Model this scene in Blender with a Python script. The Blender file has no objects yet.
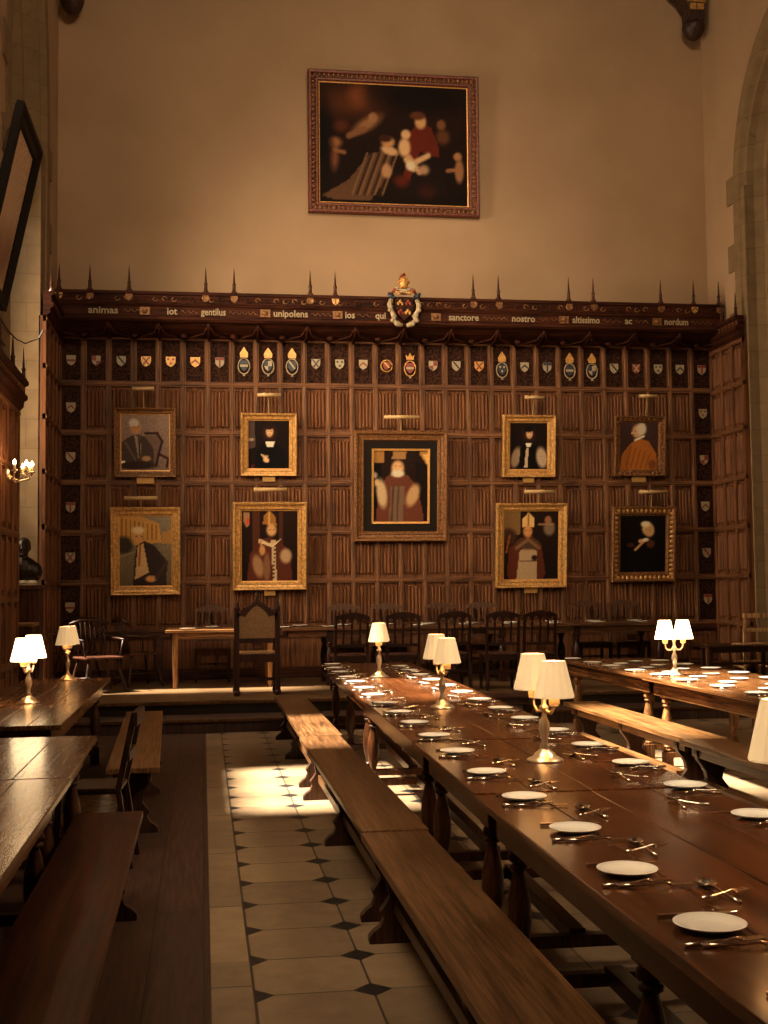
import bpy, math, random
import numpy as np
from mathutils import Vector, Matrix
random.seed(7)
S = bpy.context.scene
COL = S.collection

# ------------------------------------------------------------------ camera
cam = bpy.data.cameras.new('camera')
cam.sensor_fit = 'VERTICAL'; cam.sensor_height = 36.0
cam.lens = 1224.9 * 36 / 1024
cam.clip_start = 0.05; cam.clip_end = 200
camo = bpy.data.objects.new('camera', cam); COL.objects.link(camo)
r_ = Vector((0.98922782, -0.14592861, -0.01153934)); u_ = Vector((0.002307, -0.06327775, 0.99799329)); f_ = Vector((0.14636596, 0.98726935, 0.06225946))
camo.matrix_world = Matrix(((r_.x, u_.x, -f_.x, 0), (r_.y, u_.y, -f_.y, 0), (r_.z, u_.z, -f_.z, 1.57), (0, 0, 0, 1)))
S.camera = camo

# ------------------------------------------------------------------ world, sun, window and fill light, exposure
W = bpy.data.worlds.new('world'); S.world = W; W.use_nodes = True
W.node_tree.nodes['Background'].inputs[0].default_value = (1.0, 0.72, 0.42, 1)
W.node_tree.nodes['Background'].inputs[1].default_value = 0.3
S.view_settings.view_transform = 'Standard'
S.view_settings.look = 'None'
S.view_settings.gamma = 1
S.view_settings.use_curve_mapping = False
S.view_settings.exposure = 0.34

def lamp(name, kind, loc, aim, energy, color, **kw):
    l = bpy.data.lights.new(name, kind); l.energy = energy; l.color = color
    for k, v in kw.items(): setattr(l, k, v)
    o = bpy.data.objects.new(name, l); COL.objects.link(o); o.location = loc
    d = Vector(aim) - Vector(loc)
    o.rotation_euler = d.to_track_quat('-Z', 'Y').to_euler()
    return o
WARM = (1.0, 0.76, 0.49)
lamp('sun', 'SUN', (-8, 9, 14), (-8 + 1.0, 9 + 0.03, 14 - 1.75), 36.0, (1.0, 0.88, 0.68), angle=0.075)
# daylight of the hall's side windows, plus two added fills for the back wall
lamp('fill_rear', 'AREA', (.2, -2.6, 9.0), (2.6, 18, 4.2), 36, WARM, shape='RECTANGLE', size=2.2, size_y=2.6, spread=math.radians(28))  # added fill behind the camera, narrowed to the wall's middle; no window there
lamp('fill_upper_wall', 'AREA', (2.2, 5.0, 12.2), (2.9, 18, 8.2), 108, WARM, shape='RECTANGLE', size=4.0, size_y=1.5, spread=math.radians(75))  # added high fill for the upper plaster, no clerestory exists
lamp('daylight_left', 'AREA', (-1.9, 3.8, 7.0), (4.6, 5.6, 1.0), 330, WARM, shape='RECTANGLE', size=2.2, size_y=4.5, spread=math.radians(88))
lamp('daylight_left_far', 'AREA', (-1.9, 8.6, 7.4), (2.9, 17.6, 3.6), 34, WARM, shape='RECTANGLE', size=1.4, size_y=2.2, spread=math.radians(46))
lamp('daylight_oriel', 'AREA', (-3.0, 15.0, 5.0), (4.5, 15.2, 3.4), 230, WARM, shape='RECTANGLE', size=1.2, size_y=5.0, spread=math.radians(110))
lamp('daylight_right', 'AREA', (7.7, 5.0, 7.2), (1.5, 8.0, 1.0), 170, WARM, shape='RECTANGLE', size=2.2, size_y=4.5, spread=math.radians(88))

# ------------------------------------------------------------------ materials
def lin(c):
    return tuple(((x / 255) / 12.92 if x / 255 <= .04045 else (((x / 255) + .055) / 1.055) ** 2.4) for x in c)
def newmat(name):
    m = bpy.data.materials.new(name); m.use_nodes = True
    nt = m.node_tree; b = nt.nodes['Principled BSDF']
    return m, nt, b
def nd(nt, t, **kw):
    n = nt.nodes.new(t)
    for k, v in kw.items(): setattr(n, k, v)
    return n
def ramp(nt, fac, stops):
    r = nd(nt, 'ShaderNodeValToRGB')
    el = r.color_ramp.elements
    while len(el) < len(stops): el.new(0.5)
    for e, (p, c) in zip(el, stops): e.position = p; e.color = (*c, 1)
    nt.links.new(fac, r.inputs[0]); return r
def wood(name, dark, light, rough=.45, axis=1, scale=9, bump=.15, coat=0.0, blotch=.5, spec=.28, crough=.12):
    m, nt, b = newmat(name); L = nt.links.new
    tc = nd(nt, 'ShaderNodeTexCoord'); mp = nd(nt, 'ShaderNodeMapping')
    sc = [scale, scale, scale]; sc[axis] = scale * .06
    mp.inputs['Scale'].default_value = sc
    L(tc.outputs['Object'], mp.inputs[0])
    n1 = nd(nt, 'ShaderNodeTexNoise'); n1.inputs['Scale'].default_value = 3.2; n1.inputs['Detail'].default_value = 8; n1.inputs['Roughness'].default_value = .70; n1.inputs['Distortion'].default_value = 1.1
    L(mp.outputs[0], n1.inputs[0])
    n2 = nd(nt, 'ShaderNodeTexNoise'); n2.inputs['Scale'].default_value = 1.9; n2.inputs['Detail'].default_value = 3
    L(tc.outputs['Object'], n2.inputs[0])
    mix = nd(nt, 'ShaderNodeMath', operation='MULTIPLY_ADD'); mix.inputs[1].default_value = blotch; L(n2.outputs[0], mix.inputs[0])
    s2 = nd(nt, 'ShaderNodeMath', operation='MULTIPLY'); s2.inputs[1].default_value = 1.15; L(n1.outputs[0], s2.inputs[0])
    L(s2.outputs[0], mix.inputs[2])
    r = ramp(nt, mix.outputs[0], [(.60, dark), (.90, light)])
    mp2 = nd(nt, 'ShaderNodeMapping'); sc2 = [scale * 4, scale * 4, scale * 4]; sc2[axis] = scale * .11
    mp2.inputs['Scale'].default_value = sc2; L(tc.outputs['Object'], mp2.inputs[0])
    n3 = nd(nt, 'ShaderNodeTexNoise'); n3.inputs['Scale'].default_value = 1.6; n3.inputs['Detail'].default_value = 4; n3.inputs['Distortion'].default_value = .8; L(mp2.outputs[0], n3.inputs[0])
    r3 = ramp(nt, n3.outputs[0], [(.40, (.45, .38, .34)), (.58, (1.25, 1.2, 1.15))])
    mg = nd(nt, 'ShaderNodeMix', data_type='RGBA', blend_type='MULTIPLY'); mg.inputs[0].default_value = .85
    L(r.outputs[0], mg.inputs[6]); L(r3.outputs[0], mg.inputs[7]); L(mg.outputs[2], b.inputs['Base Color'])
    rr = nd(nt, 'ShaderNodeMapRange'); rv = .08 if bump < .1 else .28; rr.inputs['To Min'].default_value = rough * (1 - rv); rr.inputs['To Max'].default_value = rough * (1 + rv)
    L(n1.outputs[0], rr.inputs[0]); L(rr.outputs[0], b.inputs['Roughness'])
    b.inputs['Specular IOR Level'].default_value = spec
    if coat: b.inputs['Coat Weight'].default_value = coat; b.inputs['Coat Roughness'].default_value = crough
    bp = nd(nt, 'ShaderNodeBump'); bp.inputs['Strength'].default_value = bump; bp.inputs['Distance'].default_value = .004
    L(n1.outputs[0], bp.inputs['Height']); L(bp.outputs[0], b.inputs['Normal'])
    return m
def plain(name, col, rough=.5, metal=0, noise=0, nscale=40, bump=0, emis=None, es=0, spec=None):
    m, nt, b = newmat(name); L = nt.links.new
    b.inputs['Base Color'].default_value = (*col, 1); b.inputs['Roughness'].default_value = rough; b.inputs['Metallic'].default_value = metal
    if spec is not None: b.inputs['Specular IOR Level'].default_value = spec
    if noise or bump:
        tc = nd(nt, 'ShaderNodeTexCoord'); n = nd(nt, 'ShaderNodeTexNoise'); n.inputs['Scale'].default_value = nscale; n.inputs['Detail'].default_value = 5
        L(tc.outputs['Object'], n.inputs[0])
        if noise:
            r = ramp(nt, n.outputs[0], [(.35, tuple(c * (1 - noise) for c in col)), (.65, tuple(min(1, c * (1 + noise)) for c in col))])
            L(r.outputs[0], b.inputs['Base Color'])
        if bump:
            bp = nd(nt, 'ShaderNodeBump'); bp.inputs['Strength'].default_value = bump; bp.inputs['Distance'].default_value = .01
            L(n.outputs[0], bp.inputs['Height']); L(bp.outputs[0], b.inputs['Normal'])
    if emis: b.inputs['Emission Color'].default_value = (*emis, 1); b.inputs['Emission Strength'].default_value = es
    return m

M = {}
M['table'] = wood('waxed_oak', (.026, .005, .0015), (.105, .033, .009), rough=.24, axis=1, scale=9, bump=.05, coat=.2, spec=.3)
M['table_leg'] = wood('shaded_turned_oak', (.012, .004, .002), (.065, .022, .007), rough=.34, axis=2, scale=9)  # kept darker than the tops, under-table shade put into the colour
M['light_oak'] = wood('light_oak', (.15, .064, .02), (.34, .165, .06), rough=.45, axis=2, scale=8)
M['light_oak_x'] = wood('light_oak_top', (.16, .07, .022), (.34, .17, .065), rough=.4, axis=0, scale=8)
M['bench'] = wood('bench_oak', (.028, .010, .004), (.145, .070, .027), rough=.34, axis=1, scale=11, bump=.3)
M['bench_leg'] = wood('shaded_trestle_oak', (.012, .005, .002), (.05, .020, .008), rough=.5, axis=2, scale=8)  # darker than the seats, the trestles' shade put into the colour
M['bench_sunlit'] = wood('sunlit_bench_oak', (.07, .030, .010), (.20, .095, .032), rough=.4, axis=1, scale=10, bump=.3)  # lit copy of the bench oak, sunlight put into its colour
M['dark'] = wood('dark_oak', (.022, .006, .003), (.075, .024, .010), rough=.45, axis=2, scale=10)
M['darkx'] = wood('dark_oak_rail', (.022, .006, .003), (.075, .024, .010), rough=.45, axis=0, scale=10)
M['panel'] = wood('panel_oak', (.012, .004, .002), (.15, .058, .022), rough=.62, axis=2, scale=7, blotch=.8, spec=.2)
M['stile'] = wood('panel_stile_oak', (.035, .012, .005), (.18, .078, .031), rough=.6, axis=2, scale=7, blotch=.6, spec=.25)  # lighter than the recessed fields, so relief shading is put into the colour
M['panelx'] = wood('panel_oak_rail', (.030, .010, .005), (.16, .066, .026), rough=.6, axis=0, scale=7, blotch=.7, spec=.25)
M['carved'] = plain('carved_oak', (.034, .012, .006), .8, noise=.8, nscale=28, bump=.9, spec=.12)
M['cornice'] = wood('cornice_oak', (.012, .003, .0015), (.055, .015, .006), spec=.12, rough=.7, axis=0, scale=8)
M['table_sunlit'] = wood('sunlit_table_oak', (.055, .019, .006), (.21, .09, .030), rough=.24, axis=1, scale=9, bump=.06, coat=.35)  # golden sunlight put into the colour of the right tables
M['table_sunlit_leg'] = wood('sunlit_turned_oak', (.10, .04, .013), (.28, .13, .045), rough=.38, axis=2, scale=9)  # lit copy of the turned leg oak, sunlight in its colour
M['gold'] = plain('gilded_wood', lin((196, 148, 84)), .42, .4, noise=.35, nscale=30, bump=.35)
M['gold_dk'] = plain('dull_gilding', lin((120, 78, 40)), .5, .35, noise=.5, nscale=36, bump=.5)
M['gilt'] = plain('bright_gilt', lin((200, 145, 75)), .4, .3, noise=.3, nscale=50)
M['red_gilt'] = plain('russet_carved_frame', lin((105, 48, 30)), .5, .1, noise=.6, nscale=40, bump=.5)
M['black'] = plain('black_paint', (.010, .006, .004), .7, spec=.15)
M['pl'] = None
M['white_paint'] = plain('cream_paint', lin((160, 140, 108)), .5, noise=.15, nscale=60)
M['red_paint'] = plain('red_paint', lin((125, 45, 28)), .5)
M['blue_paint'] = plain('dark_blue_paint', lin((40, 42, 52)), .5)
M['plate'] = plain('white_glazed_china', (.86, .80, .70), .12)
M['silver'] = plain('silver_plate', (.72, .62, .48), .22, 1.0)
M['brass'] = plain('polished_brass', (.80, .64, .44), .28, .85)
M['candle'] = plain('candle_sleeve', lin((205, 165, 105)), .5, emis=(1, .55, .2), es=.15)
M['plaque'] = plain('label_plaque', lin((190, 145, 80)), .4, .3, noise=.1)
M['iron'] = plain('dark_iron', (.02, .014, .01), .5, .6)
M['bronze'] = plain('dark_bronze', (.03, .02, .014), .38, .7, noise=.4, nscale=12)
M['bulb'] = plain('lit_bulb', (1, .8, .5), .4, emis=(1, .66, .30), es=22)
M['leather'] = plain('brown_leather', (.27, .135, .048), .6, noise=.3, nscale=90, bump=.25)
M['cable'] = plain('black_cable', (.02, .015, .01), .6)
M['stone_sunpatch'] = plain('pale_stone_and_sun_patch', (.80, .66, .46), .8, noise=.3, nscale=14)  # stone of the bust socle; also paints sunlight on the floor slab

def shade_mat(name, es, col=(1.0, .70, .36)):
    m, nt, b = newmat(name); L = nt.links.new
    b.inputs['Base Color'].default_value = (.75, .60, .40, 1); b.inputs['Roughness'].default_value = .8
    # lit from within: a pleated fabric shade
    tc = nd(nt, 'ShaderNodeTexCoord'); n = nd(nt, 'ShaderNodeTexNoise'); n.inputs['Scale'].default_value = 60
    L(tc.outputs['Object'], n.inputs[0])
    r = ramp(nt, n.outputs[0], [(.3, tuple(c * .9 for c in col)), (.7, col)])
    L(r.outputs[0], b.inputs['Emission Color']); b.inputs['Emission Strength'].default_value = es
    return m
M['shade'] = shade_mat('lit_shade', .40, (1.0, .62, .28))
M['shade_bright'] = shade_mat('bright_lit_shade', 5.5, (1.0, .72, .40))

def plaster_mat():
    m, nt, b = newmat('ochre_plaster'); L = nt.links.new
    tc = nd(nt, 'ShaderNodeTexCoord'); n = nd(nt, 'ShaderNodeTexNoise'); n.inputs['Scale'].default_value = .9; n.inputs['Detail'].default_value = 5
    L(tc.outputs['Object'], n.inputs[0])
    r = ramp(nt, n.outputs[0], [(.3, lin((160, 129, 98))), (.7, lin((174, 142, 110)))])
    L(r.outputs[0], b.inputs['Base Color']); b.inputs['Roughness'].default_value = .9
    n2 = nd(nt, 'ShaderNodeTexNoise'); n2.inputs['Scale'].default_value = 60; n2.inputs['Detail'].default_value = 3
    L(tc.outputs['Object'], n2.inputs[0])
    bp = nd(nt, 'ShaderNodeBump'); bp.inputs['Strength'].default_value = .15; bp.inputs['Distance'].default_value = .01
    L(n2.outputs[0], bp.inputs['Height']); L(bp.outputs[0], b.inputs['Normal'])
    return m
M['pl'] = plaster_mat()
def stone_mat(axes):
    m, nt, b = newmat('ashlar_stone_' + axes); L = nt.links.new
    tc = nd(nt, 'ShaderNodeTexCoord'); sp = nd(nt, 'ShaderNodeSeparateXYZ'); cb = nd(nt, 'ShaderNodeCombineXYZ')
    L(tc.outputs['Object'], sp.inputs[0]); L(sp.outputs[axes[0]], cb.inputs[0]); L(sp.outputs['Z'], cb.inputs[1])
    br = nd(nt, 'ShaderNodeTexBrick'); br.inputs['Scale'].default_value = 1.0
    br.inputs['Brick Width'].default_value = .75; br.inputs['Row Height'].default_value = .38
    br.inputs['Mortar Size'].default_value = .007; br.inputs['Color1'].default_value = (*lin((138, 112, 78)), 1); br.inputs['Color2'].default_value = (*lin((130, 104, 72)), 1)
    br.inputs['Mortar'].default_value = (*lin((118, 94, 64)), 1)
    L(cb.outputs[0], br.inputs[0])
    n = nd(nt, 'ShaderNodeTexNoise'); n.inputs['Scale'].default_value = 5; n.inputs['Detail'].default_value = 6; L(tc.outputs['Object'], n.inputs[0])
    mx = nd(nt, 'ShaderNodeMix', data_type='RGBA', blend_type='MULTIPLY'); mx.inputs[0].default_value = .45
    r = ramp(nt, n.outputs[0], [(.3, (.5, .47, .42)), (.7, (1, 1, 1))])
    L(br.outputs[0], mx.inputs[6]); L(r.outputs[0], mx.inputs[7]); L(mx.outputs[2], b.inputs['Base Color'])
    b.inputs['Roughness'].default_value = .9
    return m
M['stoneX'] = stone_mat('X'); M['stoneY'] = stone_mat('Y')

TS, TX, TY = .4615, .1945, 4.872
def tile_mat():
    m, nt, b = newmat('stone_tiles_with_black_diamonds'); L = nt.links.new
    def mt(op, a, bb=None, c=None):
        n = nd(nt, 'ShaderNodeMath', operation=op)
        for i, v in enumerate((a, bb, c)):
            if v is None: continue
            if not isinstance(v, (int, float)): L(v, n.inputs[i])
            else: n.inputs[i].default_value = v
        return n.outputs[0]
    tc = nd(nt, 'ShaderNodeTexCoord'); sp = nd(nt, 'ShaderNodeSeparateXYZ'); L(tc.outputs['Object'], sp.inputs[0])
    X, Y = sp.outputs[0], sp.outputs[1]
    u = mt('DIVIDE', mt('SUBTRACT', X, TX), TS); v = mt('DIVIDE', mt('SUBTRACT', Y, TY), TS)
    fu = mt('PINGPONG', u, .5); fv = mt('PINGPONG', v, .5)
    dia = mt('LESS_THAN', mt('ADD', fu, fv), .175)
    inr = mt('GREATER_THAN', X, TX)
    dia = mt('MULTIPLY', dia, inr)
    # border strip of long slabs
    bv = mt('PINGPONG', mt('DIVIDE', Y, 1.25), .5)
    g_in = mt('MULTIPLY', mt('LESS_THAN', mt('MINIMUM', fu, fv), .011), inr)
    g_b = mt('MULTIPLY', mt('LESS_THAN', bv, .005), mt('SUBTRACT', 1.0, inr))
    g_l = mt('LESS_THAN', mt('ABSOLUTE', mt('SUBTRACT', X, TX)), .006)
    gr = mt('MAXIMUM', mt('MAXIMUM', g_in, g_b), g_l)
    cb = nd(nt, 'ShaderNodeCombineXYZ'); L(mt('FLOOR', u), cb.inputs[0]); L(mt('FLOOR', v), cb.inputs[1])
    wn = nd(nt, 'ShaderNodeTexWhiteNoise'); L(cb.outputs[0], wn.inputs[0])
    n = nd(nt, 'ShaderNodeTexNoise'); n.inputs['Scale'].default_value = 7; n.inputs['Detail'].default_value = 8; n.inputs['Roughness'].default_value = .65; L(tc.outputs['Object'], n.inputs[0])
    ns = nd(nt, 'ShaderNodeTexNoise'); ns.inputs['Scale'].default_value = 1.1; ns.inputs['Detail'].default_value = 3; L(tc.outputs['Object'], ns.inputs[0])
    val = mt('ADD', mt('MULTIPLY', wn.outputs[0], .28), mt('ADD', mt('MULTIPLY', n.outputs[0], .55), mt('MULTIPLY', ns.outputs[0], .45)))
    r = ramp(nt, val, [(.38, lin((106, 86, 65))), (.85, lin((152, 125, 94)))])
    m1 = nd(nt, 'ShaderNodeMix', data_type='RGBA'); L(gr, m1.inputs[0]); L(r.outputs[0], m1.inputs[6]); m1.inputs[7].default_value = (.05, .032, .02, 1)
    m2 = nd(nt, 'ShaderNodeMix', data_type='RGBA'); L(dia, m2.inputs[0]); L(m1.outputs[2], m2.inputs[6]); m2.inputs[7].default_value = (.012, .009, .008, 1)
    L(m2.outputs[2], b.inputs['Base Color'])
    b.inputs['Roughness'].default_value = .5
    return m
M['tile'] = tile_mat()
def board_mat(name, along, w, c0, c1, rough):
    m, nt, b = newmat(name); L = nt.links.new
    tc = nd(nt, 'ShaderNodeTexCoord'); sp = nd(nt, 'ShaderNodeSeparateXYZ'); cb = nd(nt, 'ShaderNodeCombineXYZ'); L(tc.outputs['Object'], sp.inputs[0])
    a, c = ('Y', 'X') if along == 'Y' else ('X', 'Y')
    L(sp.outputs[a], cb.inputs[0]); L(sp.outputs[c], cb.inputs[1])
    br = nd(nt, 'ShaderNodeTexBrick'); br.inputs['Scale'].default_value = 1; br.inputs['Brick Width'].default_value = 3.1; br.inputs['Row Height'].default_value = w
    br.inputs['Mortar Size'].default_value = .004; br.inputs['Color1'].default_value = (.78, .78, .78, 1); br.inputs['Color2'].default_value = (1.2, 1.2, 1.2, 1); br.inputs['Mortar'].default_value = (.12, .12, .12, 1)
    L(cb.outputs[0], br.inputs[0])
    mp = nd(nt, 'ShaderNodeMapping'); mp.inputs['Scale'].default_value = (1.0, 16, 1); L(cb.outputs[0], mp.inputs[0])
    n = nd(nt, 'ShaderNodeTexNoise'); n.inputs['Scale'].default_value = 3; n.inputs['Detail'].default_value = 6; L(mp.outputs[0], n.inputs[0])
    r = ramp(nt, n.outputs[0], [(.3, c0), (.72, c1)])
    mx = nd(nt, 'ShaderNodeMix', data_type='RGBA', blend_type='MULTIPLY'); mx.inputs[0].default_value = 1
    L(r.outputs[0], mx.inputs[6]); L(br.outputs[0], mx.inputs[7]); L(mx.outputs[2], b.inputs['Base Color'])
    b.inputs['Roughness'].default_value = rough
    return m
M['left_table_lit'] = wood('lit_left_table_oak', (.06, .021, .007), (.15, .062, .020), rough=.27, axis=1, scale=9, bump=.03, coat=.7, crough=.19)  # lighter copy of the table oak, golden light put into its colour
M['pale_oak'] = wood('pale_oak', (.34, .19, .08), (.60, .38, .18), rough=.5, axis=2, scale=8)
M['mid_oak'] = wood('mid_brown_oak', (.07, .028, .010), (.20, .09, .035), rough=.45, axis=2, scale=9)
M['dark_worn'] = wood('worn_dark_oak', (.010, .004, .002), (.045, .016, .007), rough=.45, axis=2, scale=9)
M['wall_chair'] = wood('brown_chair_oak', (.03, .010, .004), (.09, .036, .013), rough=.6, axis=2, scale=9)
M['dark_leg'] = wood('dark_chair_oak', (.010, .003, .002), (.032, .008, .004), rough=.38, axis=2, scale=9)
M['darkx_top'] = wood('dark_table_top', (.05, .02, .008), (.14, .06, .024), rough=.3, axis=0, scale=9)
M['throne'] = wood('carved_chair_oak', (.016, .004, .002), (.050, .013, .006), rough=.45, axis=2, scale=9)
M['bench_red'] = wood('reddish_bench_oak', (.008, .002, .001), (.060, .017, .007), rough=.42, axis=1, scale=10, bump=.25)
M['floorwood'] = board_mat('floor_boards', 'Y', .23, (.022, .008, .005), (.085, .036, .020), .55)
M['daiswood'] = board_mat('dais_boards', 'X', .16, (.10, .052, .022), (.20, .115, .052), .35)

# ------------------------------------------------------------------ mesh helpers
class MB:
    def __init__(s): s.v = []; s.f = []; s.m = []; s.sm = []
    def add(s, vs, fs, m=0, sm=False):
        o = len(s.v); s.v += [tuple(v) for v in vs]
        for f in fs: s.f.append([i + o for i in f]); s.m.append(m); s.sm.append(sm)
    def box(s, x0, x1, y0, y1, z0, z1, m=0):
        s.add([(x0, y0, z0), (x1, y0, z0), (x1, y1, z0), (x0, y1, z0), (x0, y0, z1), (x1, y0, z1), (x1, y1, z1), (x0, y1, z1)],
              [(0, 3, 2, 1), (4, 5, 6, 7), (0, 1, 5, 4), (1, 2, 6, 5), (2, 3, 7, 6), (3, 0, 4, 7)], m); return s
    def bar(s, p, q, w, h, m=0, up=(0, 0, 1), w2=None, h2=None):
        p = Vector(p); q = Vector(q); d = (q - p).normalized(); up = Vector(up)
        if abs(d.dot(up)) > .98: up = Vector((0, 1, 0))
        a = d.cross(up).normalized(); b = a.cross(d).normalized(); w2 = w if w2 is None else w2; h2 = h if h2 is None else h2
        vs = [p + a * sx * w / 2 + b * sy * h / 2 for sx, sy in ((-1, -1), (1, -1), (1, 1), (-1, 1))] + [q + a * sx * w2 / 2 + b * sy * h2 / 2 for sx, sy in ((-1, -1), (1, -1), (1, 1), (-1, 1))]
        s.add(vs, [(3, 2, 1, 0), (4, 5, 6, 7), (0, 1, 5, 4), (1, 2, 6, 5), (2, 3, 7, 6), (3, 0, 4, 7)], m); return s
    def lathe(s, prof, c=(0, 0, 0), n=14, m=0, ax=None, sm=True):
        R = ax or Matrix.Identity(3); vs = []; fs = []; c = Vector(c)
        for r, z in prof:
            for k in range(n):
                a = 2 * math.pi * k / n
                vs.append(c + R @ Vector((r * math.cos(a), r * math.sin(a), z)))
        for i in range(len(prof) - 1):
            for k in range(n):
                fs.append((i * n + k, i * n + (k + 1) % n, (i + 1) * n + (k + 1) % n, (i + 1) * n + k))
        s.add(vs, fs, m, sm)
        o = len(s.v) - len(vs)
        if prof[0][0] > 1e-4: s.f.append([o + k for k in range(n)][::-1]); s.m.append(m); s.sm.append(False)
        if prof[-1][0] > 1e-4: s.f.append([o + (len(prof) - 1) * n + k for k in range(n)]); s.m.append(m); s.sm.append(False)
        return s
    def tube(s, pts, r, n=8, m=0):
        pts = [Vector(p) for p in pts]; k = len(pts)
        rs = r if isinstance(r, (list, tuple)) else [r] * k; vs = []; fs = []
        up = Vector((0, 0, 1)); prev = None
        for i, p in enumerate(pts):
            d = (pts[min(i + 1, k - 1)] - pts[max(i - 1, 0)]).normalized()
            a = prev if prev is not None else (up if abs(d.dot(up)) < .9 else Vector((1, 0, 0)))
            a = (a - d * a.dot(d)).normalized(); prev = a; b = d.cross(a)
            for j in range(n):
                t = 2 * math.pi * j / n; vs.append(p + (a * math.cos(t) + b * math.sin(t)) * rs[i])
        for i in range(k - 1):
            for j in range(n): fs.append((i * n + j, i * n + (j + 1) % n, (i + 1) * n + (j + 1) % n, (i + 1) * n + j))
        fs.append(tuple(range(n))[::-1]); fs.append(tuple((k - 1) * n + j for j in range(n)))
        s.add(vs, fs, m, True); return s
    def sph(s, c, r, m=0, n=12, k=8, R=None):
        c = Vector(c); rx, ry, rz = r if isinstance(r, (tuple, list)) else (r, r, r); R = R or Matrix.Identity(3)
        vs = []; fs = []
        for i in range(k + 1):
            t = math.pi * i / k
            for j in range(n):
                a = 2 * math.pi * j / n; vs.append(c + R @ Vector((rx * math.sin(t) * math.cos(a), ry * math.sin(t) * math.sin(a), -rz * math.cos(t))))
        for i in range(k):
            for j in range(n): fs.append((i * n + j, i * n + (j + 1) % n, (i + 1) * n + (j + 1) % n, (i + 1) * n + j))
        s.add(vs, fs, m, True); return s
    def prism(s, poly, fn, a0, a1, m=0):
        """extrude a 2-D outline: fn(u, v, a) -> xyz"""
        n = len(poly); vs = [fn(u, v, a0) for u, v in poly] + [fn(u, v, a1) for u, v in poly]
        fs = [tuple(range(n))[::-1], tuple(range(n, 2 * n))] + [(i, (i + 1) % n, n + (i + 1) % n, n + i) for i in range(n)]
        s.add(vs, fs, m); return s
    def build(s, name, mats, parent=None, bevel=0, loc=None):
        me = bpy.data.meshes.new(name); me.from_pydata(s.v, [], s.f)
        if not isinstance(mats, (list, tuple)): mats = [mats]
        for mt in mats: me.materials.append(M[mt] if isinstance(mt, str) else mt)
        me.polygons.foreach_set('material_index', s.m); me.polygons.foreach_set('use_smooth', s.sm); me.update()
        o = bpy.data.objects.new(name, me); COL.objects.link(o)
        if parent: o.parent = parent
        if loc: o.location = loc
        if bevel:
            b = o.modifiers.new('bevel', 'BEVEL'); b.width = bevel; b.segments = 2; b.limit_method = 'ANGLE'; b.angle_limit = math.radians(50)
        return o
def empty(name, loc=(0, 0, 0), rz=0, label=None, cat=None, group=None):
    o = bpy.data.objects.new(name, None); COL.objects.link(o); o.location = loc; o.rotation_euler = (0, 0, rz); o.empty_display_size = .1
    return tag(o, label, cat, group)
def tag(o, label=None, cat=None, group=None, kind=None):
    for k, v in (('label', label), ('category', cat), ('group', group), ('kind', kind)):
        if v: o[k] = v
    return o
def st(o): o['kind'] = 'structure'; return o
CH = {}
def kids(o): return [c for c in COL.objects if c.parent == o]
def copy_tree(src, loc=None, rz=None, label=None, group=None, tree=None):
    tree = tree or snapshot(src)
    def rec(node, parent):
        c = node[0].copy(); COL.objects.link(c)
        if parent: c.parent = parent
        for ch in node[1]: rec(ch, c)
        return c
    c = rec(tree, None)
    if loc is not None: c.location = loc
    if rz is not None: c.rotation_euler = (0, 0, rz)
    if label: c['label'] = label
    if group: c['group'] = group
    return c
def snapshot(o): return (o, [snapshot(k) for k in kids(o)])
ORD = ['first', 'second', 'third', 'fourth', 'fifth', 'sixth', 'seventh', 'eighth', 'ninth', 'tenth', 'eleventh', 'twelfth', 'thirteenth', 'fourteenth', 'fifteenth', 'sixteenth', 'seventeenth', 'eighteenth', 'nineteenth', 'twentieth']

# ------------------------------------------------------------------ room shell
XL, XR, YB, YF, ZC = -2.08, 7.84, 18.0, -4.0, 15.5
st(MB().box(0.0289, XR + .3, YF, YB, -.1, 0).build('floor', 'tile'))
st(MB().box(XL - 1.6, .0289, YF, YB, -.1, 0).build('floor_boards', 'floorwood'))
st(MB().box(XL - 1.6, XR + 1.8, YB, YB + .3, -.1, ZC).build('wall_back', 'pl'))
st(MB().box(XL - 1.6, XR + 1.8, YF - .3, YF, -.1, ZC).build('wall_front', 'pl'))
st(MB().box(XL - 1.6, XR + 1.8, YF - .3, YB + .3, ZC, ZC + .3).build('ceiling', 'dark'))

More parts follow.
